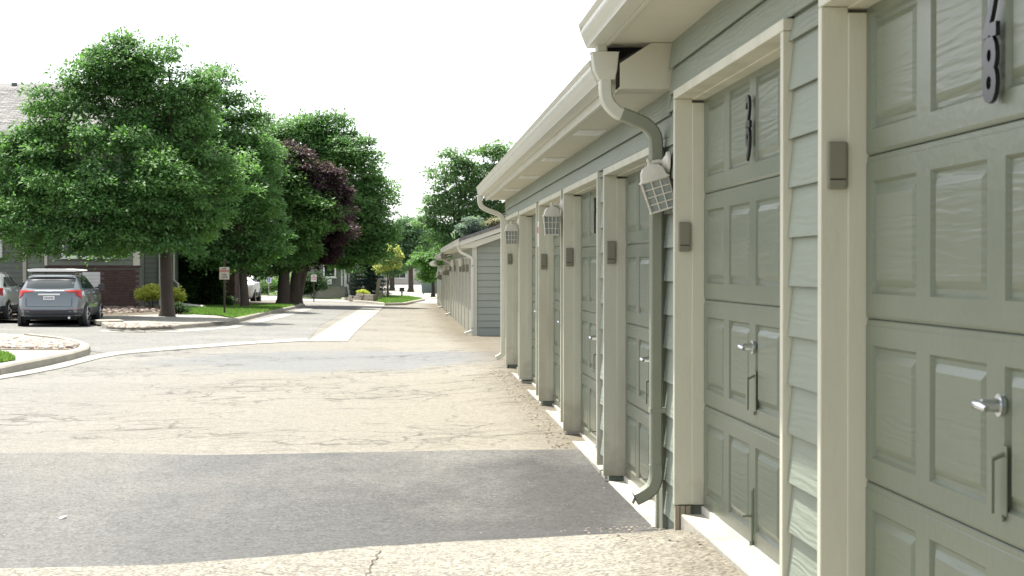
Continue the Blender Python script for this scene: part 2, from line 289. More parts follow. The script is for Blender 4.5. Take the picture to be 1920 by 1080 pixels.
# ------------------------------------------------------------------ ground
def sheet(name, poly, off, m, step=1.0, kind='structure', side=0.0, sidemat=None, rough_edge=0, bounds=None, parent=None):
    """a polygon draped on the terrain; with side>0 it gets vertical edges going down"""
    pts = [Vector((p[0], p[1], 0)) for p in poly]
    if rough_edge:
        out = []
        for i, p in enumerate(pts):
            q = pts[(i+1) % len(pts)]; n = max(1, int((q-p).length/.12)); n = min(n, 160)
            for k in range(n):
                t = p.lerp(q, k/n); s = rough_edge
                out.append(t+Vector((mnoise.noise(t*2.2)*s+mnoise.noise(t*9)*s*.4, mnoise.noise(t*2.5+Vector((9, 0, 0)))*s+mnoise.noise(t*11)*s*.4, 0)))
        pts = out
    bm = bmesh.new(); f = bm.faces.new([bm.verts.new(p) for p in pts]); bmesh.ops.triangulate(bm, faces=[f])
    xs = [p.x for p in pts]; ys = [p.y for p in pts]
    def cuts(lo, hi, knots):
        c = set(k for k in knots if lo < k < hi); n = int((hi-lo)/step)
        if n < 260: c |= set(lo+(hi-lo)*i/(n+1) for i in range(1, n+1))
        return sorted(c)
    for axis, vals in ((0, cuts(min(xs), max(xs), XK)), (1, cuts(min(ys), max(ys), YK))):
        for v in vals:
            no = (1, 0, 0) if axis == 0 else (0, 1, 0); co = (v, 0, 0) if axis == 0 else (0, v, 0)
            bmesh.ops.bisect_plane(bm, geom=bm.verts[:]+bm.edges[:]+bm.faces[:], plane_co=co, plane_no=no, dist=1e-4)
    for v in bm.verts: v.co.z = H(v.co.x, v.co.y)+off
    bmesh.ops.recalc_face_normals(bm, faces=bm.faces[:])
    for f in bm.faces:
        if f.normal.z < 0: f.normal_flip()
    if side:
        be = [e for e in bm.edges if len(e.link_faces) == 1]
        r = bmesh.ops.extrude_edge_only(bm, edges=be)
        for v in r['geom']:
            if isinstance(v, bmesh.types.BMVert): v.co.z -= side
        for f in bm.faces:
            if abs(f.normal.z) < .5 and sidemat: f.material_index = 1
    me = bpy.data.meshes.new(name); bm.to_mesh(me); bm.free(); me.materials.append(m)
    if sidemat: me.materials.append(sidemat)
    o = link(name, me, parent); 
    if parent is None: o['kind'] = kind
    return o
def grid_ground():
    xs = sorted(set(XK+list(np.arange(-24, 8, 1.0))+list(np.arange(-80, 80, 8)))); ys = sorted(set(YK+list(np.arange(2, 60, 1.0))+list(np.arange(60, 200, 5))+list(range(200, 2500, 100))))
    vs = [(x, y, H(x, y)-.05) for y in ys for x in xs]; nx = len(xs)
    fs = [(j*nx+i, j*nx+i+1, (j+1)*nx+i+1, (j+1)*nx+i) for j in range(len(ys)-1) for i in range(nx-1)]
    me = bpy.data.meshes.new('ground'); me.from_pydata(vs, [], fs); me.materials.append(M['soil']); return struct(link('ground', me))
grid_ground()
def GP(*pp, off=0): return [G(px, py, off).xy for px, py in pp]
road_poly = [(-60, -10), (6, -10), (6, 200), (-60, 200)]
sheet('road', road_poly, 0, M['road'], 1.0)
farpoly = GP((560, 553), (640, 548), (700, 545), (765, 530), (800, 531), (826, 550), (822, 566), (795, 564), (722, 574), (690, 571), (590, 572))
sheet('far_road', [(-14, 92), (-10, 300), (12, 300), (3.5, 92)], .012, M['pan'], 4)
# pale grey asphalt wear areas and the fresh dark patch
sheet('side_asphalt', GP((-400, 640), (0, 640), (150, 655), (200, 664), (400, 649), (577, 638), (600, 610), (640, 590), (672, 573), (560, 577), (520, 588), (440, 612), (330, 620), (190, 620), (170, 596), (-400, 598)), .006, M['road2'], 1.5)
pf = [(-420, 856), (0, 853), (150, 851), (260, 853), (400, 856), (600, 852), (800, 848), (960, 846), (1128, 846), (1262, 1000), (1232, 1006), (1100, 1014), (1000, 1022), (850, 1029), (700, 1038), (560, 1054), (430, 1066), (300, 1076), (-420, 1090)]
sheet('asphalt_patch', GP(*pf), .012, M['patch'], .35, rough_edge=.035, side=.02)
ap = [(-420, 1081), (300, 1066), (430, 1056), (560, 1045), (700, 1030), (850, 1021), (1000, 1015), (1100, 1009), (1232, 1003), (1300, 999)]
app = GP(*ap); app[-1] = Vector((1.6, 9.0)); app += [Vector((1.6, 2)), Vector((-12, 2))]
sheet('concrete_apron', app, .017, M['apron'], .5, rough_edge=.015)
# crack lines in the apron
def crack(pts, wd, name='apron_crack'):
    P_ = [G(*p, .021) for p in pts]; Q = []
    for a, b in zip(P_, P_[1:]):
        for k in range(8):
            t = a.lerp(b, k/8); t.x += mnoise.noise(t*14)*.02; t.y += mnoise.noise(t*17)*.03; Q.append(t)
    mb = MB(); vs = []
    for i, q in enumerate(Q):
        d = (Q[min(i+1, len(Q)-1)]-Q[max(0, i-1)]); d.z = 0; d.normalize(); n = Vector((-d.y, d.x, 0))*wd*(.5+abs(mnoise.noise(q*9)))
        for s in (1, -1): vs.append((q.x+s*n.x, q.y+s*n.y, H(q.x+s*n.x, q.y+s*n.y)+.021))
    mb.add(vs, [(2*i, 2*i+1, 2*i+3, 2*i+2) for i in range(len(Q)-1)])
    return struct(mb.build(name, M['soil']))
crack([(712, 1032), (700, 1050), (688, 1080), (680, 1100)], .0045)
crack([(400, 1063), (470, 1068), (520, 1080)], .003); crack([(530, 1068), (620, 1062), (700, 1058)], .002)
# concrete drainage pan in slabs
def slabs(name, left, right, off, m, n, gap=.012):
    root = bpy.data.objects.new(name, None); C.objects.link(root); struct(root)
    L_ = GP(*left); R_ = GP(*right)
    def samp(P_, t):
        t *= len(P_)-1; i = min(int(t), len(P_)-2); return P_[i].lerp(P_[i+1], t-i)
    for k in range(n):
        e = .012/n; a, b = k/n+(e if k else 0), (k+1)/n-e
        poly = [samp(L_, a), samp(L_, (a+b)/2), samp(L_, b), samp(R_, b), samp(R_, (a+b)/2), samp(R_, a)]
        sheet('slab', poly, off, m, 2.0, parent=root, side=off+.01)
    return root
slabs('drainage_pan', [(577, 640), (600, 625), (630, 606), (660, 589), (686, 572)], [(652, 640), (668, 622), (688, 603), (706, 589), (722, 572)], .012, M['pan'], 9)
slabs('drainage_pan', [(-60, 726), (0, 705), (60, 695), (110, 683), (172, 668), (205, 662), (300, 653), (420, 644.5), (577, 635)], [(-60, 734), (0, 712), (60, 702), (120, 690), (190, 672), (230, 665), (310, 658), (430, 649), (579, 640)], .014, M['pan'], 12)
slabs('drainage_pan', [(190, 620), (330, 620), (430, 612.5), (520, 591.5), (575, 577)], [(190, 624), (330, 624), (440, 616), (535, 595), (590, 579)], .014, M['pan'], 7)
# raised islands with kerbs
def island(name, outline, kerb_n, m_top, kname):
    """outline: pixel points at the kerb foot; first kerb_n points carry a kerb"""
    base = GP(*outline); 
    sheet(name, base, .10, m_top, 1.5, side=.2)
    root = bpy.data.objects.new(kname, None); C.objects.link(root); struct(root)
    line = base[:kerb_n]; cen = sum(base, Vector((0, 0)))/len(base)
    segs = []
    for a, b in zip(line, line[1:]):
        n = max(1, round((b-a).length/1.5)); segs += [a.lerp(b, k/n) for k in range(n)]
    segs.append(line[-1]); nr = []
    for i, p in enumerate(segs):
        d = (segs[min(i+1, len(segs)-1)]-segs[max(i-1, 0)]).normalized(); q = Vector((-d.y, d.x))
        if q.dot(cen-p) < 0: q = -q
        nr.append(q)
    W_, T_ = .17, .13
    for i in range(0, len(segs)-1, 2):
        mb = MB(); ids = [j for j in (i, i+1, i+2) if j < len(segs)]; P_ = []
        for j in ids:
            p = segs[j].copy()
            if j == ids[0]: p += (segs[ids[1]]-segs[ids[0]]).normalized()*.008
            if j == ids[-1]: p -= (segs[j]-segs[j-1]).normalized()*.008
            P_.append((p, nr[j]))
        prof = [(-.02, -.06), (.0, T_-.03), (.03, T_), (W_, T_), (W_, -.06)]; vs = []
        for p, q in P_:
            for u, z in prof:
                c = p+q*u; vs.append((c.x, c.y, H(c.x, c.y)+z))
        n = len(prof); fs = [tuple(range(n)), tuple(range(n*(len(P_)-1), n*len(P_)))[::-1]]
        for a in range(len(P_)-1):
            for k in range(n): fs.append((a*n+k, a*n+(k+1) % n, (a+1)*n+(k+1) % n, (a+1)*n+k))
        mb.add(vs, fs); mb.build('kerb_stone', M['concw'], root)
    return base
island('near_verge', [(-300, 745), (-100, 722), (0, 705), (42, 695), (97, 684), (138, 674), (166, 665), (169, 658), (150, 650), (120, 644), (60, 637), (0, 634), (-300, 636)], 11, M['walk'], 'kerb')
island('tree_verge', [(-300, 601), (0, 600), (170, 597), (186, 610), (200, 617), (265, 619), (330, 617), (430, 609), (498, 591), (533, 583.5), (572, 575), (560, 571.5), (520, 570), (465, 568), (400, 566), (330, 563), (-300, 563)], 11, M['soil'], 'kerb')
K = .105
sheet('gravel_bed', GP((-200, 634), (60, 634), (128, 641), (148, 650), (130, 656), (60, 656), (-200, 652), off=K), K+.008, M['stone2'], 1)
sheet('near_lawn', GP((-200, 668), (0, 662), (18, 667), (30, 675), (0, 680), (-200, 700), off=K), K+.008, M['lawn'], 1)
sheet('footpath', GP((188, 594), (300, 590), (360, 590), (405, 592.5), (436, 597.5), (420, 604), (330, 607), (205, 608), off=K), K+.012, M['walk'], 1.5)
sheet('mulch_bed', GP((-200, 592), (185, 592), (190, 585), (340, 583), (335, 575), (318, 570), (-200, 570), off=K), K+.012, M['mulch'], 1.5)
sheet('lawn', GP((336, 584), (345, 589), (405, 591), (442, 597), (500, 585), (556, 573), (520, 572), (440, 573.5), (345, 573.5), off=K), K+.014, M['lawn'], 1.5)
sheet('rear_walk', GP((330, 573), (440, 572.5), (540, 572), (520, 570.5), (330, 571), off=K), K+.02, M['walk'], 2)
# far lawns
sheet('far_verge', [p for p in GP((560, 559), (640, 562), (700, 566), (705, 559), (655, 551), (560, 549))], .05, M['lawn'], 3, side=.1)
sheet('far_verge', [p for p in GP((466, 553.5), (560, 555), (560, 550), (466, 548))], .05, M['lawn'], 3, side=.1)
isl = island('far_island', [(640, 562), (665, 567), (700, 570), (722, 573), (760, 572), (797, 564), (770, 558), (730, 556), (700, 557), (660, 559)], 7, M['lawn'], 'far_kerb')
# ------------------------------------------------------------------ loose stones, grass, debris
def scatter_stones(name, poly, n, r0, r1, off, m, seed=1, flat=.6):
    rr = random.Random(seed); xs = [p.x for p in poly]; ys = [p.y for p in poly]; mb = MB()
    def inside(x, y):
        c = False; j = len(poly)-1
        for i in range(len(poly)):
            if (poly[i].y > y) != (poly[j].y > y) and x < (poly[j].x-poly[i].x)*(y-poly[i].y)/(poly[j].y-poly[i].y)+poly[i].x: c = not c
            j = i
        return c
    k = 0
    while k < n:
        x = rr.uniform(min(xs), max(xs)); y = rr.uniform(min(ys), max(ys))
        if not inside(x, y): continue
        k += 1; r = rr.uniform(r0, r1); z = H(x, y)+off+r*.2; vs = [(x, y, z+r*flat), ]; q = rr.uniform(0, 6)
        for lz, lr in ((.55, .75), (-.3, 1.0)):
            for a in range(6): t = q+a*math.pi/3; e = r*lr*rr.uniform(.75, 1.15); vs.append((x+e*math.cos(t)*1.25, y+e*math.sin(t), z+r*flat*lz))
        fs = [(0, 1+a, 1+(a+1) % 6) for a in range(6)]+[(1+a, 7+a, 7+(a+1) % 6, 1+(a+1) % 6) for a in range(6)]
        mb.add(vs, fs, rr.randrange(len(m)))
    return mb.build(name, m, smooth=False)
tag(scatter_stones('river_rocks', GP((-160, 636), (60, 636), (125, 642), (146, 650), (125, 655), (60, 655), (-160, 651), off=K), 1500, .03, .075, K+.008, [M['stone'], M['stone2'], M['conc']], 3), 'tan and brown river rocks filling the near corner bed', 'rocks', kind='stuff')
tag(scatter_stones('edging_gravel', GP((205, 609), (320, 608), (335, 613), (265, 616), (205, 615), off=K), 500, .03, .07, K+.008, [M['stone'], M['conc'], M['stone2']], 4), 'pale gravel along the rounded kerb by the parked cars', 'gravel', kind='stuff')
tag(scatter_stones('bark_chips', GP((150, 592), (330, 584), (335, 575), (200, 573), (150, 576), off=K), 900, .03, .08, K+.012, [M['mulch'], M['stone2']], 5, .35), 'dark bark chips under the large tree by the brick wall', 'mulch', kind='stuff')
tag(scatter_stones('ground_debris', [Vector((-3.2, 8.2)), Vector((1.38, 8.2)), Vector((1.38, 14.5)), Vector((-3.2, 14.5))], 160, .002, .006, .013, [M['woodend'], M['stone'], M['stone2']], 6, .4), 'scattered pale bits on the dark asphalt patch', 'debris', kind='stuff')
tag(scatter_stones('wood_litter', [Vector((.9, 8.0)), Vector((1.38, 7.4)), Vector((1.38, 9.2)), Vector((1.0, 9.2))], 140, .003, .009, .018, [M['woodend'], M['brick'], M['stone2']], 8, .3), 'tiny wood chips and litter along the concrete sill', 'litter', kind='stuff')
tag(scatter_stones('wall_litter', [Vector((1.2, 12)), Vector((1.38, 12)), Vector((1.38, 22)), Vector((1.15, 22))], 420, .004, .012, .004, [M['woodend'], M['brick'], M['stone2'], M['soil']], 9, .3), 'leaf litter and grit along the foot of the garage wall', 'litter', kind='stuff')
def flake(px, py, w_, d_, label):
    g = G(px, py, .018); mb = MB(); mb.add([(g.x-w_, g.y-d_*.6, g.z), (g.x+w_*.3, g.y-d_, g.z+.003), (g.x+w_, g.y+d_*.3, g.z+.006), (g.x+w_*.2, g.y+d_, g.z+.003), (g.x-w_*.8, g.y+d_*.7, g.z)]+[(g.x-w_, g.y-d_*.6, g.z-.005), (g.x+w_*.3, g.y-d_, g.z-.005), (g.x+w_, g.y+d_*.3, g.z-.005), (g.x+w_*.2, g.y+d_, g.z-.005), (g.x-w_*.8, g.y+d_*.7, g.z-.005)],
        [(0, 1, 2, 3, 4), (9, 8, 7, 6, 5)]+[(i, i+5, (i+1) % 5+5, (i+1) % 5) for i in range(5)])
    tag(mb.build('paper_scrap', M['white']), label, 'litter')
flake(118, 970, .018, .05, 'small white scrap lying on the dark asphalt patch')
def blades(name, poly, n, h, off, label, seed=1, wd=.012):
    r = np.random.default_rng(seed); xs = [p.x for p in poly]; ys = [p.y for p in poly]
    x = r.uniform(min(xs), max(xs), n*4); y = r.uniform(min(ys), max(ys), n*4); c = np.zeros(n*4, bool); j = len(poly)-1
    for i in range(len(poly)):
        a, b = poly[i], poly[j]
        if a.y != b.y: c ^= ((a.y > y) != (b.y > y)) & (x < (b.x-a.x)*(y-a.y)/(b.y-a.y)+a.x)
        j = i
    x = x[c][:n]; y = y[c][:n]; n = len(x); z = np.array([H(a, b) for a, b in zip(x, y)])+off
    t = r.uniform(0, 6.28, n); hh = h*r.uniform(.5, 1.2, n); lx = r.normal(0, .4, n)*hh; ly = r.normal(0, .4, n)*hh
    V = np.stack([np.stack([x-wd*np.cos(t), y-wd*np.sin(t), z], 1), np.stack([x+wd*np.cos(t), y+wd*np.sin(t), z], 1), np.stack([x+lx, y+ly, z+hh], 1)], 1).reshape(-1, 3)
    me = tri_mesh(name, V, 3, np.repeat(r.uniform(0, 1, n), 3)); me.materials.append(M['blade'])
    return tag(link(name, me), label, 'grass', kind='stuff')
def tri_mesh(name, V, k, tone):
    n = len(V)//k; me = bpy.data.meshes.new(name); me.vertices.add(len(V)); me.vertices.foreach_set('co', V.astype(np.float32).ravel())
    me.loops.add(len(V)); me.loops.foreach_set('vertex_index', np.arange(len(V), dtype=np.int32)); me.polygons.add(n)
    me.polygons.foreach_set('loop_start', np.arange(0, len(V), k, dtype=np.int32)); me.polygons.foreach_set('loop_total', np.full(n, k, dtype=np.int32))
    a = me.attributes.new('tone', 'FLOAT', 'POINT'); a.data.foreach_set('value', tone.astype(np.float32)); me.update(calc_edges=True); return me
blades('lawn_grass', GP((336, 584), (345, 589), (405, 591), (442, 597), (500, 585), (556, 573), (520, 572), (440, 573.5), (345, 573.5), off=K), 30000, .08, K+.014, 'bright green mown lawn beside the signpost', 2, .02)
blades('corner_grass', GP((-200, 668), (0, 662), (18, 667), (30, 675), (0, 680), (-200, 700), off=K), 9000, .07, K+.008, 'corner of green grass at the left edge beside the footpath', 3)
blades('island_grass', GP((650, 562), (700, 569), (722, 572), (760, 571), (792, 564), (765, 559), (700, 557.5)), 16000, .10, .10, 'far grass island between the road and the bright street', 4, .035)
# ------------------------------------------------------------------ garage row (near)
XT, XS, XD = 1.38, 1.402, 1.53           # trim face, siding face, door face
Z = lambda zr: EYE+zr
gar = thing('garage_row', 'long sage green garage row with cream door frames running along the right side', 'garage', (0, 0, 0))
def par(o): return o
def board_mesh(L, h, lip=.020):          # one lap board, origin lower front corner, length along y
    mb = MB(); mb.prism_y([(0, 0), (lip, h+.012), (lip+.012, h+.012), (.010, 0)], 0, L); return mb.mesh('siding_board', M['siding'], bevel=.0015)
_bc = {}
def board(y0, y1, z, parent, x=XS-.004, h=.178):
    k = (round(y1-y0, 3), round(h, 3))
    if k not in _bc: _bc[k] = board_mesh(k[0], k[1])
    j = random.uniform(-.0012, .0012); return link('siding_board', _bc[k], parent, (x+j, y0, z+random.uniform(-.002, .002)))
Z0 = Z(.652)
# (far jamb outer Y, near jamb outer Y, head top z, leg bottom z, door bottom z, number, keypad z)
D = [dict(f=5.47, n=2.95, ht=.915, lb=-1.20, db=-1.235, num='28', kz=.345, ks=(.066, .157)),
     dict(f=8.44, n=5.98, ht=.915, lb=-1.197, db=-1.225, num='29', kz=.168, ks=(.062, .15)),
     dict(f=11.42, n=9.00, ht=.693, lb=-1.42, db=-1.44, num='30', kz=.12, ks=(.062, .157)),
     dict(f=14.30, n=11.77, ht=.698, lb=-1.39, db=-1.42, num='31', kz=.11, ks=(.062, .157)),
     dict(f=16.90, n=14.50, ht=.698, lb=-1.335, db=-1.38, num='32', kz=.083, ks=(.062, .157)),
     dict(f=19.75, n=17.20, ht=.695, lb=-1.305, db=-1.35, num='33', kz=None, ks=None),
     dict(f=22.28, n=19.90, ht=.705, lb=-1.27, db=-1.32, num='34', kz=.145, ks=(.062, .14))]
# --- the door kit, shared by all doors (door local frame: origin at far bottom edge of the face, y towards the viewer negative)
DW, SH = 2.40, .537
cols = [(.065+.6*k, .535+.6*k) for k in range(4)]
def panel_mesh(w, h, name='panel'):
    mb = MB(); rings = [(0, 0), (.010, .013), (.024, .013), (.046, .002), (.049, .001)]
    vs = []
    for ins, dx in rings:
        vs += [(dx, ins, ins), (dx, w-ins, ins), (dx, w-ins, h-ins), (dx, ins, h-ins)]
    fs = []
    for r in range(len(rings)-1):
        for k in range(4): fs.append((r*4+k, r*4+(k+1) % 4, (r+1)*4+(k+1) % 4, (r+1)*4+k))
    n = 4*(len(rings)-1); fs.append((n, n+1, n+2, n+3)); mb.add(vs, fs)
    # a thin back so the panel is solid
    mb.add([(.02, 0, 0), (.02, w, 0), (.02, w, h), (.02, 0, h)], [(0, 1, 2, 3)])
    return mb.mesh(name, M['doorp'], smooth=False)
PZ0, PZ1 = .082, .452
pm = [panel_mesh(c1-c0, PZ1-PZ0) for c0, c1 in cols]
def door_skin():
    mb = MB()
    for s in range(4):
        z0, z1 = s*SH+.0015, (s+1)*SH-.0015
        ys = [0]+[v for c in cols for v in c]+[DW]; zs = [z0+.012, s*SH+PZ0, s*SH+PZ1, z1-.022]
        for a in range(len(ys)-1):
            for b in range(3):
                if b == 1 and a % 2 == 1: continue
                mb.add([(0, ys[a], zs[b]), (0, ys[a+1], zs[b]), (0, ys[a+1], zs[b+1]), (0, ys[a], zs[b+1])], [(0, 1, 2, 3)])
        for (za, xa, zb, xb) in ((z0, .007, z0+.005, .003), (z0+.005, .003, zs[0], 0), (zs[3], 0, zs[3]+.003, .003), (zs[3]+.003, .003, z1-.004, .003), (z1-.004, .003, z1, .008)):
            mb.add([(xa, 0, za), (xa, DW, za), (xb, DW, zb), (xb, 0, zb)], [(0, 1, 2, 3)])
    mb.box(.021, .05, 0, DW, 0, 4*SH)
    return mb.mesh('garage_door', M['door'])
dsk = door_skin()
def handle_mesh():
    mb = MB(); mb.tube([(0, 0, 0), (-.012, 0, 0)], .030, 16); mb.tube([(-.012, 0, 0), (-.055, 0, 0)], [.020, .016], 14)
    mb.tube([(-.058, .045, .006), (-.063, .02, 0), (-.063, -.02, 0), (-.058, -.045, -.006)], [.008, .012, .012, .008], 10); return mb.mesh('lock_handle', M['chrome'], smooth=True)
def pull_mesh():
    mb = MB(); mb.box(-.004, 0, -.02, .02, -.02, .16); mb.tube([(-.002, 0, .14), (-.034, 0, .125)], .006, 8); mb.box(-.040, -.032, -.014, .014, -.01, .13); mb.tube([(-.002, 0, -.025), (-.01, 0, -.025)], .009, 8)
    return mb.mesh('pull_handle', M['door'], bevel=.001)
def slide_mesh():
    mb = MB(); mb.box(-.005, 0, -.012, .012, -.0, .20); mb.box(-.05, -.003, -.006, .006, .075, .084); mb.tube([(-.006, 0, .19), (-.006, 0, -.04)], .005, 8); mb.tube([(-.008, 0, -.05), (-.008, 0, -.03)], .010, 8); return mb.mesh('foot_bolt', M['door'])
hm, plm, slm = handle_mesh(), pull_mesh(), slide_mesh()
def rbox(y0, y1, x0, x1, z0, z1): 
    mb = MB(); mb.box(x0, x1, y0, y1, z0, z1); return mb
for i, d in enumerate(D):
    zt, zl, zb = Z(d['ht']), Z(d['lb']), Z(d['db']); yf, yn = d['f'], d['n']; T = .045
    fr = MB()                                  # frame: head as the part, two jambs as children
    fr.box(XT, XT+.09, yn, yf, zt-T, zt); fr.box(XT+.089, XD+.03, yn-.004, yf+.004, zt-T-.006, zt-.002)
    fo = fr.build('door_frame', M['trim'], gar, bevel=.004)
    for (a, b, s) in ((yf-T, yf, -1), (yn, yn+T, 1)):
        jm = MB(); jm.box(XT, XT+.09, a, b, zl, zt-T-.001); y2 = (a-.006, b) if s < 0 else (a, b+.006)
        jm.box(XT+.089, XD+.03, y2[0], y2[1], zl, zt-T-.02); jm.build('jamb', M['trim'], fo, bevel=.004)
    if i < 2:
        wb = MB()
        for q in range(3): wb.box(XT+.005+q*.028, XT+.03+q*.028, yf-.043, yf-.004, H(XT, yf)-.03, zl-.006)
        wb.build('footing_block', M['woodend'], fo, bevel=.003)
    dw = (yf-T-.008)-(yn+T+.008); sc = dw/DW
    do = link('garage_door', dsk, gar, (XD, yn+T+.008, zb)); do.scale.y = sc
    if i in (0, 1, 3, 4): do['label'] = 'sage green raised panel garage door numbered '+d['num']
    # the door is laid out from its far edge, so mirror: local y -> keep, columns are symmetric enough
    for s in range(4):
        for k, (c0, c1) in enumerate(cols):
            link('panel', pm[k], do, (0, c0, s*SH+PZ0))
    ymid = DW/2; yc = DW/2
    p = link('lock_handle', hm, do, (0, yc-.05, 2*SH-.185)); p = link('pull_handle', plm, do, (0, yc-.07, SH+.09)); link('foot_bolt', slm, do, (0, yc-.03, .07))
    gl = MB(); gl.box(-.012, .02, 0, DW, -.03, .022); gl.build('door_seal', M['lamp'], do, bevel=.003)
    for q, ch in enumerate(d['num']):
        if i in (2, 5): continue
        me = text_mesh(ch, .19 if d['num'] != '28' else .23, .006, M['black'], .007); o = link('house_number', me, do); o.location = (-.022, yc-.02, 4*SH-.240-q*(.168 if d['num'] == '28' else .138))
        o.rotation_euler = (math.pi/2, 0, -math.pi/2); o.scale = (.88, 1.0, 1)
    if d['kz'] is not None:
        w_, h_ = d['ks']; kb = MB(); kb.box(XT+.018, XT+.018+w_, yf-T-.022, yf-T+.002, Z(d['kz'])-h_/2, Z(d['kz'])+h_/2)
        ko = kb.build('sensor_box', M['beige'], gar, bevel=.008)
        kk = MB(); kk.box(XT+.025, XT+.011+w_, yf-T-.0235, yf-T-.021, Z(d['kz'])-h_/2+.03, Z(d['kz'])-h_/2+.034); kk.build('cover_seam', M['dark'], ko)
    # concrete sill under the door
    sill = MB(); y0, y1 = yn-.25, yf-.10
    if i == 0: y0 = 1.5
    z0a = H(1.4, y0); z1a = H(1.4, y1); zta = zb-.012 if i < 2 else zb-.006
    sill.add([(1.405, y0, min(z0a, z1a)-.1), (1.7, y0, min(z0a, z1a)-.1), (1.7, y1, min(z0a, z1a)-.1), (1.405, y1, min(z0a, z1a)-.1), (1.405, y0, zta), (1.7, y0, zta), (1.7, y1, zta), (1.405, y1, zta)],
             [(0, 3, 2, 1), (4, 5, 6, 7), (0, 1, 5, 4), (1, 2, 6, 5), (2, 3, 7, 6), (3, 0, 4, 7)])
    sill.build('concrete_sill', M['concsill'], gar, bevel=.008)
# wall core behind the boards
piers = [(D[i]['f'], D[i+1]['n'], i) for i in range(len(D)-1)]+[(D[-1]['f'], 22.46, 6)]
core = MB()
for (a, b, i) in piers: core.box(XS+.020, 1.62, a+.002, b-.002, Z(-1.62 if i else -1.5), Z(.68))
core.box(XS+.020, 1.62, 1.6, D[1]['f']+.26, Z(.917), Z(1.25)); core.box(XS+.022, 1.62, D[1]['f']+.26, 22.455, Z(.697), Z(1.0))
core.build('wall', M['siding'], gar)
for (a, b, i) in piers:
    zlow = Z(-1.2 if i == 0 else -1.38 if i < 3 else -1.3); top = Z(.915 if i < 1 else .70)
    if i == 1: top = Z(.915)
    for k in range(-13, 3):
        z = Z0+k*.178
        if z < zlow-.10: continue
        if z+.178 > top+.03:
            continue
        board(a+.003, b-.003, z, gar)
    # last filler course up to the head line
    zl = max(Z0+k*.178 for k in range(-13, 3) if Z0+k*.178+.178 <= top+.03)+.178
    if top-zl > .03: board(a+.003, b-.003, zl, gar, h=round(top-zl-.012, 3))
    # dark foot board / post
    fb = MB(); fb.box(XS-.002, XS+.012, a+.006, b-.006, H(1.4, a)-.12, zlow-.10); fb.build('skirt_board', M['pipe'], gar)
# header boards with butt joints
def header(y0, y1, joints, z, h):
    js = [y0]+sorted(joints)+[y1]
    for p, q in zip(js, js[1:]): board(p+.002, q-.002, z, gar, h=h)
yj = lambda px: 3120*1.42/(px-VX)
header(1.6, 8.70, [5.9, 7.9], Z(.917), .125); header(1.6, 8.70, [4.6, 8.35], Z(1.054), .14)
header(8.70, 22.46, [yj(1064), 12.9, 18.7], Z(.702), .10); header(8.70, 22.46, [yj(1084), yj(1003), 10.6], Z(.815), .14)
bl = MB(); bl.box(XS-.002, XS+.012, 8.445, 8.698, Z(.70), Z(.915)); 
cb = MB(); cb.box(1.392, 1.445, 22.44, 22.50, Z(-1.36), Z(.95)); cb.build('corner_board', M['trim'], gar, bevel=.003)
endw = MB(); endw.box(1.45, 7.4, 22.40, 22.47, Z(-1.5), Z(1.0)); endw.build('end_wall', M['sidingf'], gar)
# corner post by the roof step, beside the downspout
cp = MB(); cp.box(1.392, 1.44, 8.86, 8.98, Z(-1.50), Z(.66)); cp.build('corner_post', M['pipe'], gar, bevel=.003)
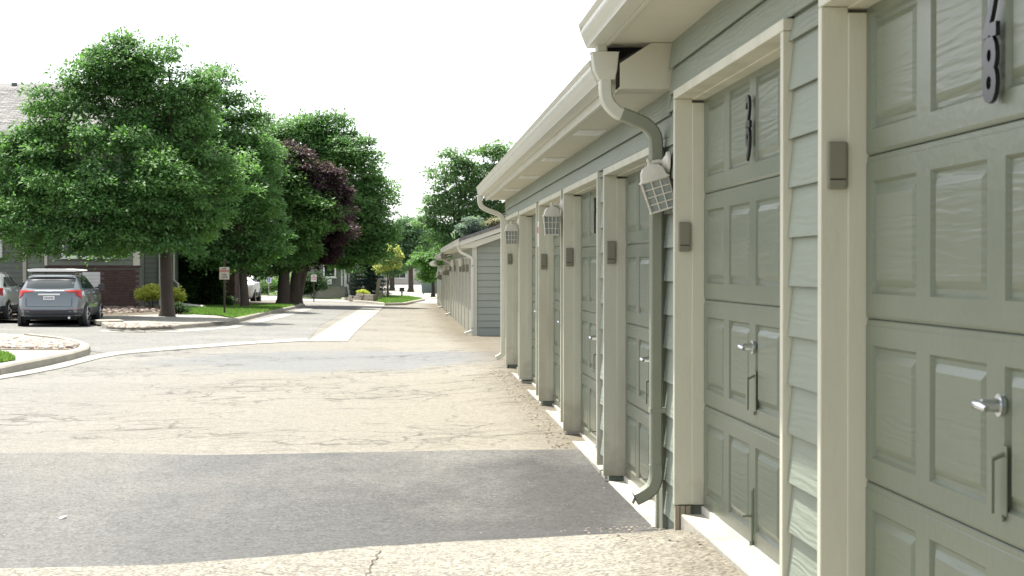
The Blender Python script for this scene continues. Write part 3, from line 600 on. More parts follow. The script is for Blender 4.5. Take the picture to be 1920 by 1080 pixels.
# eaves
def gutter_profile(xo, zt, dp=.125, hh=.125):   # ogee gutter, outer lip at xo
    return [(xo, zt), (xo+.004, zt-.012), (xo+.018, zt-.020), (xo+.012, zt-.045), (xo+.022, zt-.070), (xo+.040, zt-.088), (xo+.045, zt-hh), (xo+dp, zt-hh), (xo+dp, zt), (xo+dp-.006, zt), (xo+dp-.006, zt-hh+.01), (xo+.052, zt-hh+.01), (xo+.03, zt-.075), (xo+.02, zt-.04), (xo+.026, zt-.012), (xo+.01, zt-.004)]
def eave(y0, y1, xo, zt, zs, xw, parent, vents, endcap=True, slope=.33, ridge=3.3, skew=None):
    g = MB(); pr = gutter_profile(xo, zt)
    n = len(pr); vs = [(x, y0, z) for x, z in pr]+[(x, y1, z) for x, z in pr]; g.add(vs, [(i, i+n, (i+1) % n+n, (i+1) % n) for i in range(n)])
    for yy in (y0+.001, y1-.001):
        g.prism_y([(xo, zt), (xo+.012, zt-.045), (xo+.022, zt-.07), (xo+.045, zt-.125), (xo+.125, zt-.125), (xo+.125, zt)], yy-.001, yy+.001)
    g.build('gutter', M['gutter'], parent, smooth=True)
    f = MB(); f.box(xo+.128, xo+.150, y0+.01, y1-.01, zs-.012, zt+.01); f.build('fascia', M['gutter'], parent, bevel=.003)
    sf = MB(); yv = sorted(vents); last = y0+.012
    sf.box(xo+.152, xw, y0+.012, y1-.012, zs, zs+.012); s_ = sf.build('soffit', M['soffit'], parent)
    for v in vents:
        vm_ = MB(); xa, xb = xo+.20, xo+.385; vm_.box(xa, xb, v-.21, v+.21, zs-.006, zs-.001)
        for q in range(7): vm_.box(xa+.02, xb-.02, v-.18+q*.055, v-.155+q*.055, zs-.010, zs-.0065)
        vm_.build('soffit_vent', M['white'], s_)
    rf = MB(); x0, z0 = xo+.06, zt+.012; x1 = x0+ridge; z1 = z0+ridge*slope
    rf.add([(x0, y0, z0), (x1, y0, z1), (x1, y1, z1), (x0, y1, z0), (x0, y0, z0+.05), (x1, y0, z1+.05), (x1, y1, z1+.05), (x0, y1, z0+.05)], [(0, 3, 2, 1), (4, 5, 6, 7), (0, 1, 5, 4), (1, 2, 6, 5), (2, 3, 7, 6), (3, 0, 4, 7)])
    rf.add([(x1, y0, z1), (x1+ridge, y0, z0), (x1+ridge, y1, z0), (x1, y1, z1), (x1, y0, z1+.05), (x1+ridge, y0, z0+.05), (x1+ridge, y1, z0+.05), (x1, y1, z1+.05)], [(0, 3, 2, 1), (4, 5, 6, 7), (0, 1, 5, 4), (1, 2, 6, 5), (2, 3, 7, 6), (3, 0, 4, 7)])
    rf.build('roof', M['shingle'], parent)
eave(1.0, 8.93, .945, Z(1.318), Z(1.20), 1.45, gar, [5.4, 2.6])
eave(8.93, 22.72, 1.0, Z(1.125), Z(.955), 1.45, gar, [11.5, 14.3, 17.0, 19.7])
# riser that closes the eave where the roof steps down, with a black plate for the shade in the gap
rs = MB(); yr = 8.72
rs.prism_y([(1.43, Z(.955)), (1.145, Z(.955)), (1.145, Z(1.09)), (1.31, Z(1.197)), (1.43, Z(1.197))], yr, yr+.02); rs.build('eave_riser', M['soffit'], gar)
rs = MB(); rs.box(1.145, 1.44, yr+.02, 8.935, Z(.955), Z(.967)); rs.build('soffit', M['soffit'], gar)
rk = MB(); rk.prism_y([(1.06, Z(1.12)), (1.14, Z(1.12)), (1.285, Z(1.192)), (1.285, Z(1.196)), (1.06, Z(1.196))], 8.90, 8.925); rk.build('eave_gap_shade', M['dark'], gar)  # black plate painting the shade between upper soffit and lower roof
# downspout of the upper roof
def smooth_path(pts, n=7):
    out = []; P_ = [Vector((p[0], 0, p[1])) for p in pts]
    for i in range(len(P_)-1):
        a, b = P_[i], P_[i+1]; pa, pb = P_[max(i-1, 0)], P_[min(i+2, len(P_)-1)]
        for k in range(n):
            t = k/n; t2, t3 = t*t, t*t*t
            q = .5*((2*a)+(-pa+b)*t+(2*pa-5*a+4*b-pb)*t2+(-pa+3*a-3*b+pb)*t3); out.append((q.x, q.z))
    out.append((P_[-1].x, P_[-1].z)); return out
ydp = 8.82
ds = thing('downspout', 'near downspout with collector box and kicked out foot beside the tilted lantern', 'downspout', (0, 0, 0))
cbx = MB(); cbx.add([(1.00, ydp-.05, Z(1.155)), (1.145, ydp-.05, Z(1.155)), (1.145, ydp+.05, Z(1.155)), (1.00, ydp+.05, Z(1.155)), (1.015, ydp-.05, Z(1.06)), (1.135, ydp-.05, Z(1.06)), (1.135, ydp+.05, Z(1.06)), (1.015, ydp+.05, Z(1.06)),
    (1.04, ydp-.04, Z(1.01)), (1.125, ydp-.04, Z(1.01)), (1.125, ydp+.04, Z(1.01)), (1.04, ydp+.04, Z(1.01))],
    [(0, 1, 2, 3), (0, 1, 5, 4), (1, 2, 6, 5), (2, 3, 7, 6), (3, 0, 4, 7), (4, 5, 9, 8), (5, 6, 10, 9), (6, 7, 11, 10), (7, 4, 8, 11), (8, 9, 10, 11)])
cbx.build('collector_box', M['gutter'], ds, bevel=.004)
a_ = MB(); a_.recttube([(1.055, Z(1.23)), (1.055, Z(1.12))], .07, .06, ydp); a_.build('outlet_pipe', M['gutter'], ds)
a_ = MB(); a_.recttube(smooth_path([(1.078, Z(1.02)), (1.078, Z(.955)), (1.09, Z(.895)), (1.135, Z(.845)), (1.175, Z(.825))]), .076, .066, ydp, rib=.025); a_.build('upper_elbow', M['gutter'], ds, smooth=True)
a_ = MB(); a_.recttube(smooth_path([(1.165, Z(.83)), (1.24, Z(.80)), (1.30, Z(.77)), (1.342, Z(.715)), (1.350, Z(.64)), (1.350, Z(.56))]), .080, .070, ydp, rib=.02); a_.build('lower_elbow', M['pipe'], ds, smooth=True)
a_ = MB(); a_.recttube([(1.350, Z(.60)), (1.350, Z(-.3)), (1.350, Z(-1.06))], .075, .063, ydp); a_.build('pipe', M['pipe'], ds, smooth=True)
a_ = MB(); a_.recttube(smooth_path([(1.350, Z(-1.04)), (1.350, Z(-1.11)), (1.33, Z(-1.165)), (1.285, Z(-1.20)), (1.24, Z(-1.222))]), .080, .068, ydp, rib=.02, open_end=True); fo_ = a_.build('foot_elbow', M['pipe'], ds, smooth=True)
a_ = MB(); a_.box(-.028, .028, ydp-.034, ydp+.034, -.001, .001); mo = a_.build('pipe_mouth', M['dark'], fo_); mo.location = (1.2385, 0, Z(-1.2225)); mo.rotation_euler.y = math.radians(-64)
for zz in (.35, -.75):
    a_ = MB(); a_.box(1.3155, 1.40, ydp-.041, ydp+.041, Z(zz)-.012, Z(zz)+.012); a_.build('strap', M['pipe'], ds)
ds2 = thing('downspout', 'cream downspout at the far corner of the near garage row', 'downspout', (0, 0, 0)); y2 = 22.60
a_ = MB(); a_.recttube(smooth_path([(1.045, Z(1.02)), (1.045, Z(.93)), (1.075, Z(.86)), (1.16, Z(.81)), (1.30, Z(.755)), (1.355, Z(.69)), (1.36, Z(.6))]), .075, .065, y2); a_.build('upper_elbow', M['gutter'], ds2, smooth=True)
a_ = MB(); a_.recttube([(1.36, Z(.62)), (1.36, Z(-1.1))], .072, .06, y2); a_.build('pipe', M['gutter'], ds2)
a_ = MB(); a_.recttube(smooth_path([(1.36, Z(-1.08)), (1.355, Z(-1.14)), (1.31, Z(-1.18)), (1.27, Z(-1.2))]), .075, .065, y2); a_.build('foot_elbow', M['gutter'], ds2, smooth=True)
# electric conduit / sticker on pier 32-33
st = MB(); st.box(XS-.010, XS-.006, 16.95, 17.15, Z(.24), Z(.50)); so_ = st.build('notice_sticker', M['white'], gar)
st = MB(); st.box(XS-.0125, XS-.0105, 16.95, 17.15, Z(.38), Z(.44)); st.build('red_band', M['redp'], so_)
# ------------------------------------------------------------------ wall lanterns
def lantern(loc, label, tilt=0, grid=(3, 4), tap=.8, size=1.0, spin=0):
    t = thing('wall_lantern', label, 'lamp', loc, 'caged lanterns on the garage wall')
    s = size
    mb = MB()
    for a, b, r0, r1 in ((0, -.012, .062, .058), (-.012, -.026, .05, .03), (-.026, -.034, .03, .018)): mb.tube([(a, 0, 0), (b, 0, 0)], [r0, r1], 20)
    mb.build('wall_plate', M['lamp'], t, smooth=True)
    mb = MB(); mb.tube([(-.02, 0, 0), (-.05, 0, .008), (-.08, 0, .004), (-.10, 0, -.01)], [.014, .012, .011, .012], 10); mb.build('arm', M['lamp'], t, smooth=True)
    hd = bpy.data.objects.new('lamp_head', None)
    R_ = Matrix.Rotation(tilt, 4, 'Y') @ Matrix.Rotation(spin, 4, 'Z'); off = Matrix.Translation((-.10, 0, -.01)) @ R_
    def put(mb, name, m, par_=t, **k):
        mb.v = [tuple(off @ (Vector(v)*s)) for v in mb.v]; return mb.build(name, m, par_, **k)
    mb = MB(); mb.tube([(0, 0, .035), (0, 0, .025), (0, 0, .01), (0, 0, 0)], [.006, .011, .008, .016], 10); put(mb, 'finial', M['lamp'], smooth=True)
    mb = MB()
    prof = [(.020, 0), (.045, -.012), (.060, -.035), (.068, -.070), (.078, -.078), (.078, -.085)]
    for (ra, za), (rb, zb) in zip(prof, prof[1:]):
        vs = []
        for r_, z_ in ((ra, za), (rb, zb)): vs += [(r_*c, r_*q, z_) for c, q in ((1, 1), (-1, 1), (-1, -1), (1, -1))]
        mb.add(vs, [(k, (k+1) % 4, (k+1) % 4+4, k+4) for k in range(4)])
    mb.add([(.02, .02, 0), (-.02, .02, 0), (-.02, -.02, 0), (.02, -.02, 0)], [(0, 1, 2, 3)]); mb.add([(.078, .078, -.085), (-.078, .078, -.085), (-.078, -.078, -.085), (.078, -.078, -.085)], [(0, 1, 2, 3)])
    put(mb, 'lamp_hood', M['lamp'], bevel=.004, smooth=True)
    a, b, zt_, zb_ = .070, .070*tap, -.086, -.245
    mb = MB(); g = .004; vs = []
    for r_, z_ in ((a-.005, zt_), (b-.005, zb_)): vs += [(r_*c, r_*q, z_) for c, q in ((1, 1), (-1, 1), (-1, -1), (1, -1))]
    mb.add(vs, [(0, 1, 2, 3), (7, 6, 5, 4)]+[(k, k+4, (k+1) % 4+4, (k+1) % 4) for k in range(4)]); put(mb, 'lamp_glass', M['lglass'])
    mb = MB()
    for side in range(4):
        c, q = math.cos(side*math.pi/2), math.sin(side*math.pi/2); rot = lambda x, y: (x*c-y*q, x*q+y*c)
        for k in range(grid[0]+1):
            u = -1+2*k/grid[0]; p0 = rot(a, u*a); p1 = rot(b, u*b); mb.tube([(p0[0], p0[1], zt_), (p1[0], p1[1], zb_)], .0042 if 0 < k < grid[0] else .0055, 6)
        for k in range(grid[1]+1):
            f = k/grid[1]; r_ = a+(b-a)*f; z_ = zt_+(zb_-zt_)*f; p0 = rot(r_, -r_); p1 = rot(r_, r_); mb.tube([(p0[0], p0[1], z_), (p1[0], p1[1], z_)], .0042 if k < grid[1] else .006, 6)
    put(mb, 'wire_cage', M['lamp'])
    return t
lantern((XS-.01, 8.66, Z(.56)), 'tilted caged lantern hanging askew beside the near downspout', math.radians(-17), tap=.92, spin=math.radians(-5))
lantern((XS-.01, 14.40, Z(.56)), 'upright caged lantern between the third and fourth visible frames', 0, (4, 3), .78)
lantern((XS-.01, 19.82, Z(.56)), 'smallest caged lantern, at the far corner of the near garage row', 0, (4, 3), .85)
# ------------------------------------------------------------------ garage row two (lower, farther)
g2 = thing('garage_row', 'distant stepped garage row with grey green gable end facing the camera', 'garage', (0, 0, 0))
X2 = 1.93; YE = 45.6
units = [(45.6, 66.0, .72, 0), (66.0, 79.0, .55, .0), (79.0, 93.0, .30, .0)]
fm = lambda col: col
for ui, (ya, yb, ze, _) in enumerate(units):
    zs = Z(ze-.10); zg = Z(-1.86)
    wl = MB(); wl.box(X2, X2+.2, ya, yb, zg-.1, zs); wl.box(X2+.2, X2+6, ya+.03, yb, zg-.1, zs)
    wl.build('wall', M['sidingg'], g2)
    eave(ya-.35, yb-.02, X2-.46, Z(ze+.08), zs, X2, g2, [], slope=.34, ridge=3.45)
    nd = int((yb-ya)/2.85); pitch = (yb-ya-.4)/nd
    for k in range(nd):
        yn = ya+.35+k*pitch; yf = yn+2.5; head = Z(ze-.33)
        fr = MB(); fr.box(X2-.035, X2+.05, yn, yf, head-.06, head); fr.box(X2-.035, X2+.05, yn, yn+.06, zg, head-.061); fr.box(X2-.035, X2+.05, yf-.06, yf, zg, head-.061)
        fr.build('door_frame', M['gutter'], g2)
        # recess: door sits in the frame just proud of the wall
        dd = MB(); dd.box(X2-.012, X2-.002, yn+.06, yf-.06, zg+.04, head-.06)
        for s in range(3): dd.box(X2-.014, X2-.0122, yn+.06, yf-.06, zg+.04+(s+1)*.53-.006, zg+.04+(s+1)*.53+.006, 1)
        dd.build('garage_door', [M['fardoor'], M['pipe']], g2)
        if k % 2 == 0 or k == 1:
            kb = MB(); kb.box(X2-.10, X2-.036, yf-.09, yf-.06, Z(ze-.78), Z(ze-.56)); kb.build('sensor_box', M['beige'], g2)
        if k in (1, 4):
            lb = MB(); lb.tube([(X2, yf+.12, head-.05), (X2-.12, yf+.12, head-.04)], .015, 6); lb.tube([(X2-.12, yf+.12, head-.02), (X2-.12, yf+.12, head-.12), (X2-.12, yf+.12, head-.28)], [.03, .09, .07], 10); lb.build('wall_lamp', M['lamp'], g2)
# gable end of the first unit: boards cut to the roof slope
bh = .186
for k in range(17):
    z = Z(-1.58)+k*bh; x_lo = X2+.11
    if z > Z(.62)+.01:
        x_lo = max(x_lo, X2+.11+(z+bh-Z(.62))/.34)
    if x_lo > X2+5.8: break
    mb = MB(); mb.prism_x([(0, 0), (.018, bh-.009), (.032, bh-.009), (.032, 0)], x_lo, X2+5.95)
    o = mb.build('siding_board', M['sidingg'], g2); o.location = (0, YE-.030, z)
mb = MB(); mb.prism_y([(X2, Z(.62)), (X2+3.0, Z(.62)), (X2+3.0, Z(.62)+1.0)], YE+.01, YE+.05); mb.build('gable_wall', M['sidingg'], g2)
mb = MB(); mb.box(X2+.06, X2+5.95, YE-.018, YE+.0, Z(-1.88), Z(-1.60)); mb.build('skirt_board', M['sidingg'], g2)
mb = MB(); mb.box(X2-.03, X2+.10, YE-.055, YE+.08, Z(-1.84), Z(.64)); mb.build('corner_board', M['gutter'], g2, bevel=.004)
mb = MB(); s_ = .34; xa, za = X2-.36, Z(.66)
mb.prism_y([(xa, za), (xa+3.6, za+3.6*s_), (xa+3.6, za+3.6*s_+.17), (xa, za+.15)], YE-.39, YE-.355)
mb.build('rake_board', M['gutter'], g2)
mb = MB(); mb.prism_y([(xa, za-.06), (xa+.36, za-.06), (xa+3.3, za+2.94*s_), (xa+3.3, za+2.94*s_+.04), (xa, za+.0)], YE-.354, YE-.012); mb.build('rake_soffit', M['soffit'], g2)
sh = MB()
for k in range(22):
    x = X2-.40+k*.15
    for q in range(3):
        sh.add([(x-.01, YE-.42+q*.33, Z(.815)+(k*.15)*s_+.012), (x+.15, YE-.42+q*.33, Z(.815)+(k*.15+.15)*s_-.0), (x+.15, YE-.10+q*.33, Z(.815)+(k*.15+.15)*s_), (x-.01, YE-.10+q*.33, Z(.815)+(k*.15)*s_+.012),
                (x-.01, YE-.42+q*.33, Z(.80)+(k*.15)*s_-.03), (x+.15, YE-.42+q*.33, Z(.80)+(k*.15+.15)*s_-.03), (x+.15, YE-.10+q*.33, Z(.80)+(k*.15+.15)*s_-.03), (x-.01, YE-.10+q*.33, Z(.80)+(k*.15)*s_-.03)],
               [(0, 1, 2, 3), (4, 7, 6, 5), (0, 4, 5, 1), (1, 5, 6, 2), (2, 6, 7, 3), (3, 7, 4, 0)])
tag(sh.build('edge_shingles', M['shingle'], g2), kind='stuff')
mb = MB(); mb.box(X2+1.03, X2+1.18, YE-.09, YE-.03, Z(-.45), Z(-.02)); mb.box(X2+.95, X2+1.04, YE-.085, YE-.03, Z(-.72), Z(-.62), 1); mb.build('meter_box', [M['sidingg'], M['dark']], g2)
def far_spout(y, ztop, xo, label):
    t = thing('downspout', label, 'downspout'); a_ = MB()
    a_.recttube(smooth_path([(xo, ztop), (xo, ztop-.12), (xo+.06, ztop-.22), (xo+.22, ztop-.30), (xo+.36, ztop-.40), (xo+.37, ztop-.6)]), .085, .075, y); a_.build('upper_elbow', M['gutter'], t, smooth=True)
    a_ = MB(); zb_ = H(1.9, y)+.20; a_.recttube([(xo+.37, ztop-.58), (xo+.37, zb_)], .085, .075, y); a_.build('pipe', M['gutter'], t)
    a_ = MB(); a_.recttube(smooth_path([(xo+.37, zb_+.02), (xo+.36, zb_-.06), (xo+.28, zb_-.1), (xo+.16, zb_-.14)]), .085, .075, y); a_.build('foot_elbow', M['gutter'], t, smooth=True)
far_spout(YE-.12, Z(.70), X2-.40, 'white downspout on the near corner of the distant garage row')
far_spout(65.6, Z(.62), X2-.40, 'downspout below the first roof step of the distant garage row')
far_spout(78.6, Z(.45), X2-.40, 'farthest downspout, below the second roof step of the distant garages')
mb = MB(); mb.add([(X2-.46, 65.5, Z(.62)), (X2-.16, 65.5, Z(.62)), (X2-.16, 65.75, Z(.62)), (X2-.46, 65.75, Z(.62)), (X2-.40, 65.5, Z(.42)), (X2-.22, 65.5, Z(.42)), (X2-.22, 65.75, Z(.42)), (X2-.40, 65.75, Z(.42))], [(0, 1, 2, 3), (0, 1, 5, 4), (1, 2, 6, 5), (2, 3, 7, 6), (3, 0, 4, 7), (7, 6, 5, 4)]); mb.build('collector_box', M['beige'], g2)
# ------------------------------------------------------------------ house one (left)
h1 = thing('house', 'two storey grey green house with brick base behind the large tree', 'house', (0, 0, 0))
def wx(px, Y): return atY(px, 500, Y).x
def wz(py, Y): return atY(300, py, Y).z
Yb = 63.0; gz = H(-11, 63)+.05
def wall_boards(x0, x1, y, z0, z1, parent, m, e=.19):
    n = int((z1-z0)/e)
    for k in range(n):
        kk = ('f', round(x1-x0, 2), m.name)
        if kk not in _bc:
            mb = MB(); mb.prism_x([(0, 0), (.018, e-.018), (.030, e-.018), (.030, 0)], 0, x1-x0); _bc[kk] = mb.mesh('siding_board', m)
        link('siding_board', _bc[kk], parent, (x0, y-.030, z0+k*e))
xa, xb = wx(88, Yb), wx(262, Yb)
mb = MB(); mb.box(xa, xb, Yb, Yb+1, gz-.3, Z(3.4)); mb.box(-30, wx(86, 64.2), 64.2, 66, gz-.3, Z(5.2)); mb.box(xb-2, wx(333, 66), 66, 74, gz-.3, Z(5.0)); mb.box(-30, xb-.3, 64.9, 74, Z(2), Z(5.0))
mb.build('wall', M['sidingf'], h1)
zbt = wz(501, Yb)
# bricks of the bay (individual bricks in running bond)
bm_ = MB(); bm_.box(0, .245, -.02, .0, 0, .083); bme = bm_.mesh('brick', M['brick'], bevel=.003); nb = 0
bricks = bpy.data.objects.new('brick_skirt', None); C.objects.link(bricks); bricks.parent = h1
zi = gz+.02; row = 0
vis0 = wx(150, Yb)
while zi < zbt-.08:
    x = vis0+(0.127 if row % 2 else 0)
    while x < xb-.24:
        skip = wx(146, Yb)-.2 < x < wx(188, Yb) and wz(543, Yb)-.08 < zi < wz(510, Yb)
        if not skip and nb < 300: link('brick', bme, bricks, (x, Yb-.003+random.uniform(-.003, .002), zi)); nb += 1
        x += .257
    zi += .096; row += 1
mb = MB(); mb.box(xa, xb, Yb-.010, Yb-.002, gz-.3, zbt); mb.build('mortar_bed', M['mortar'], bricks)
mb = MB(); mb.box(xa, xb+.06, Yb-.07, Yb-.001, zbt, zbt+.06); mb.build('brick_ledge', M['brick'], h1)
# white grid panel in the brick
x0, x1, z0, z1 = wx(149, Yb), wx(188, Yb), wz(542, Yb), wz(510, Yb)
mb = MB(); mb.box(x0, x1, Yb-.05, Yb-.004, z0, z1); wp = mb.build('vent_grille', M['signw'], h1)
for k in range(1, 5):
    mb = MB(); mb.box(x0+.03, x1-.03, Yb-.058, Yb-.0505, z0+(z1-z0)*k/5-.012, z0+(z1-z0)*k/5+.012); mb.build('louvre', M['lamp'], wp)
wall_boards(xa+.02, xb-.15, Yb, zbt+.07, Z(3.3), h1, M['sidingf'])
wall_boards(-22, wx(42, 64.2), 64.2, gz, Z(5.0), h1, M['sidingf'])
wall_boards(wx(52, 64.2), wx(84, 64.2), 64.2, gz, Z(5.0), h1, M['siding'])
wall_boards(wx(272, 66), wx(297, 66), 66, gz, Z(4.8), h1, M['siding'])
def vtrim(px0, px1, Y, z0, z1, m='trim'):
    mb = MB(); mb.box(wx(px0, Y), wx(px1, Y), Y-.06, Y-.001, z0, z1); mb.build('corner_trim', M[m], h1)
vtrim(43, 50, 64.2, gz, Z(5.0)); vtrim(84, 89, 62.99, zbt+.065, Z(3.3)); vtrim(250, 262.5, Yb, zbt+.065, Z(3.3)); vtrim(264, 269, 65.9, gz, Z(4.8), 'gutter'); vtrim(298, 304, 65.9, gz, Z(4.8), 'white')
# windows
def window(parent, x0, x1, z0, z1, Y, mull=1):
    t = .09; mb = MB(); mb.box(x0, x1, Y-.07, Y-.001, z0, z0+t); mb.box(x0, x1, Y-.07, Y-.001, z1-t, z1); mb.box(x0, x0+t, Y-.07, Y-.001, z0+t, z1-t); mb.box(x1-t, x1, Y-.07, Y-.001, z0+t, z1-t)
    o = mb.build('window', M['white'], parent); mb = MB(); mb.box(x0+t, x1-t, Y-.04, Y-.034, z0+t, z1-t); mb.build('pane', M['glass'], o)
    for k in range(1, mull+1):
        mb = MB(); xm = x0+(x1-x0)*k/(mull+1); mb.box(xm-.02, xm+.02, Y-.06, Y-.041, z0+t, z1-t); mb.build('mullion', M['white'], o)
    mb = MB(); mb.box(x0-.05, x1+.05, Y-.11, Y-.071, z0-.03, z0+.03); mb.build('sill', M['white'], o)
window(h1, wx(116, Yb-.03), wx(222, Yb-.03), wz(484, Yb), Z(2.0), Yb-.03, 2)
window(h1, wx(-60, 64.17), wx(5, 64.17), wz(484, 64.2), Z(2.0), 64.17, 1)
window(h1, wx(-40, 64.17), wx(10, 64.17), wz(345, 64.2), wz(300, 64.2), 64.17, 1)
# roof
ze, zr = Z(4.95), Z(7.05)
mb = MB(); xr = -9.2
mb.add([(-32, 62.0, ze), (xr, 62.0, ze), (xr, 68.5, zr+.35), (-32, 68.5, zr+.35), (-32, 75, ze), (xr, 75, ze), (-32, 62.0, ze+.14), (xr, 62.0, ze+.14), (xr, 68.5, zr+.49), (-32, 68.5, zr+.49), (-32, 75, ze+.14), (xr, 75, ze+.14)],
       [(0, 3, 2, 1), (3, 4, 5, 2), (6, 7, 8, 9), (9, 8, 11, 10), (0, 1, 7, 6), (1, 2, 8, 7), (2, 5, 11, 8), (3, 0, 6, 9), (4, 3, 9, 10), (4, 10, 11, 5)])
ro = mb.build('roof', M['shingle'], h1)
sh = MB(); sl = math.atan2(zr+.35-ze, 6.5)
rr = random.Random(3); y = 0; r_ = 0
while y < 6.3:
    x = -19.5+(.17 if r_ % 2 else 0)
    while x < -12.5:
        t = rr.uniform(.008, .02); wd = .31; c, s = math.cos(sl), math.sin(sl)
        p = lambda dx, dy, dz: (x+dx, 62.0+(y+dy)*c-dz*s, ze+.142+(y+dy)*s+dz*c)
        sh.add([p(0, 0, 0), p(wd, 0, 0), p(wd, .17, 0), p(0, .17, 0), p(0, 0, t), p(wd, 0, t), p(wd, .17, .003), p(0, .17, .003)], [(4, 5, 6, 7), (0, 1, 5, 4), (1, 2, 6, 5), (3, 0, 4, 7)], rr.randrange(2)); x += .33
    y += .15; r_ += 1
M['shingle2'] = mat('grey_shingle_light', (.235, .23, .22), .9, .2, 6, .5, 60, fine=.2)
tag(sh.build('shingles', [M['shingle'], M['shingle2']], ro), kind='stuff')
pv = atY(27, 171, 68.2); mb = MB(); mb.tube([(pv.x, 68.2, pv.z-.2), (pv.x, 68.2, pv.z+.25)], .07, 12); mb.tube([(pv.x, 68.2, pv.z+.25), (pv.x, 68.2, pv.z+.34)], .115, 12); mb.build('vent_pipe', M['bin'], h1)
mb = MB(); mb.box(-32, xr, 61.85, 62.0, ze-.02, ze+.14); mb.build('gutter', M['gutter'], h1)
def wspout(px, pyt, pyb, Y, label, parent=None, jog=0):
    t = parent; p = atY(px, pyt, Y); q = atY(px, pyb, Y); mb = MB(); mb.tube([(p.x+.35, Y, p.z+.10), (p.x, Y, p.z), (q.x, Y, q.z+.3), (q.x+jog, Y, q.z+.15), (q.x+jog, Y, q.z)], .045, 8); mb.build('downspout', M['gutter'], t)
wspout(326, 465, 540, 65.7, '', h1, .18)
# rest of the house: shaded wing to the right with recess
wing = thing('house_wing', 'deeply shaded green house wing behind the dark evergreens', 'house', (0, 0, 0))
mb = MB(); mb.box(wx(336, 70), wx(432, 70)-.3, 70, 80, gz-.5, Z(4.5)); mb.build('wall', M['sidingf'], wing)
mb = MB(); mb.box(wx(400, 69.8), wx(403, 69.8)+.05, 69.8, 69.999, gz-.4, Z(2)); mb.build('corner_trim', M['trim'], wing)
mb = MB(); mb.box(wx(404, 69.5), wx(440, 69.5), 69.5, 71.5, gz-.4, Z(.1)); mb.build('brick_pier', M['brick'], wing)
mb = MB(); x0, x1 = wx(336, 70)-.3, wx(432, 70); mb.add([(x0, 69.4, Z(4.4)), (x1, 69.4, Z(4.4)), (x1, 75, Z(6.2)), (x0, 75, Z(6.2)), (x0, 80.6, Z(4.4)), (x1, 80.6, Z(4.4))], [(0, 1, 2, 3), (3, 2, 5, 4), (1, 5, 2), (0, 3, 4), (0, 4, 5, 1)]); mb.build('roof', M['shingle'], wing)
# ------------------------------------------------------------------ house two (centre, beyond the bend)
h2 = thing('house', 'distant dark grey house with white trim beyond the purple tree', 'house', (0, 0, 0))
Y2 = 104.0; zg2 = H(-4, 104); xc = wx(646, Y2); xl = wx(560, Y2)
mb = MB(); mb.box(xl, xc, Y2, Y2+9, zg2+.75, Z(4.2)); mb.box(xc+.01, wx(671, Y2+4), Y2+3, Y2+9, zg2+.5, Z(4.2), 1); mb.build('wall', [M['sidingf'], M['siding']], h2)
mb = MB(); mb.box(xl-.03, xc+.03, Y2-.04, Y2+9, zg2-.4, zg2+.75); mb.box(xc+.04, wx(671, Y2+4)+.1, Y2+2.9, Y2+9, zg2-.4, zg2+1.0); mb.build('foundation', M['concw'], h2)
for k in range(16):
    mb = MB(); e = .19; mb.prism_x([(0, 0), (.012, e+.01), (.03, e+.01), (.03, 0)], xl, xc-.12); o = mb.build('siding_board', M['sidingf'], h2); o.location = (0, Y2-.03, zg2+.75+k*e)
def vt2(px0, px1, Y, z0, z1): mb = MB(); mb.box(wx(px0, Y), wx(px1, Y), Y-.08, Y-.035, z0, z1); mb.build('corner_trim', M['white'], h2)
vt2(645, 650, Y2, zg2+.75, Z(4)); vt2(669, 672, Y2+3, zg2+1, Z(4)); vt2(652, 656, Y2+3, zg2+.9, Z(4))
window(h2, wx(606, Y2-.03), wx(630, Y2-.03), wz(521, Y2), wz(484, Y2), Y2-.03, 0)
window(h2, wx(661, Y2+2.97), wx(668, Y2+2.97), wz(512, Y2), wz(484, Y2), Y2+2.97, 0)
mb = MB(); mb.box(wx(614, Y2), wx(622, Y2), Y2-.3, Y2-.05, wz(533, Y2), wz(523, Y2)); mb.build('meter_box', M['white'], h2)
mb = MB(); p = atY(641, 472, Y2-.3); mb.tube([(p.x-.8, Y2-.6, p.z+.1), (p.x-.1, Y2-.4, p.z), (p.x, Y2-.2, p.z-.1), (p.x, Y2-.15, zg2+.8)], .07, 8); mb.box(p.x-.28, p.x+.28, Y2-.5, Y2-.1, p.z+.0, p.z+.22); mb.build('downspout', M['gutter'], h2)
mb = MB(); mb.tube([(wx(652, Y2), Y2-.15, zg2+.9), (wx(652, Y2)+.1, Y2-.15, zg2+.25), (wx(657, Y2), Y2-.4, zg2+.12), (wx(682, Y2-1), Y2-3, zg2+.06)], .06, 8); mb.build('drain_pipe', M['white'], h2)
mb = MB(); x0, x1 = xl-.5, wx(671, Y2)+1; mb.add([(x0, Y2-.6, Z(4.1)), (x1, Y2-.6, Z(4.1)), (x1, Y2+4.5, Z(6)), (x0, Y2+4.5, Z(6)), (x0, Y2+9.5, Z(4.1)), (x1, Y2+9.5, Z(4.1))], [(0, 1, 2, 3), (3, 2, 5, 4), (1, 5, 2), (0, 3, 4), (0, 4, 5, 1)]); mb.build('roof', M['shingle'], h2)
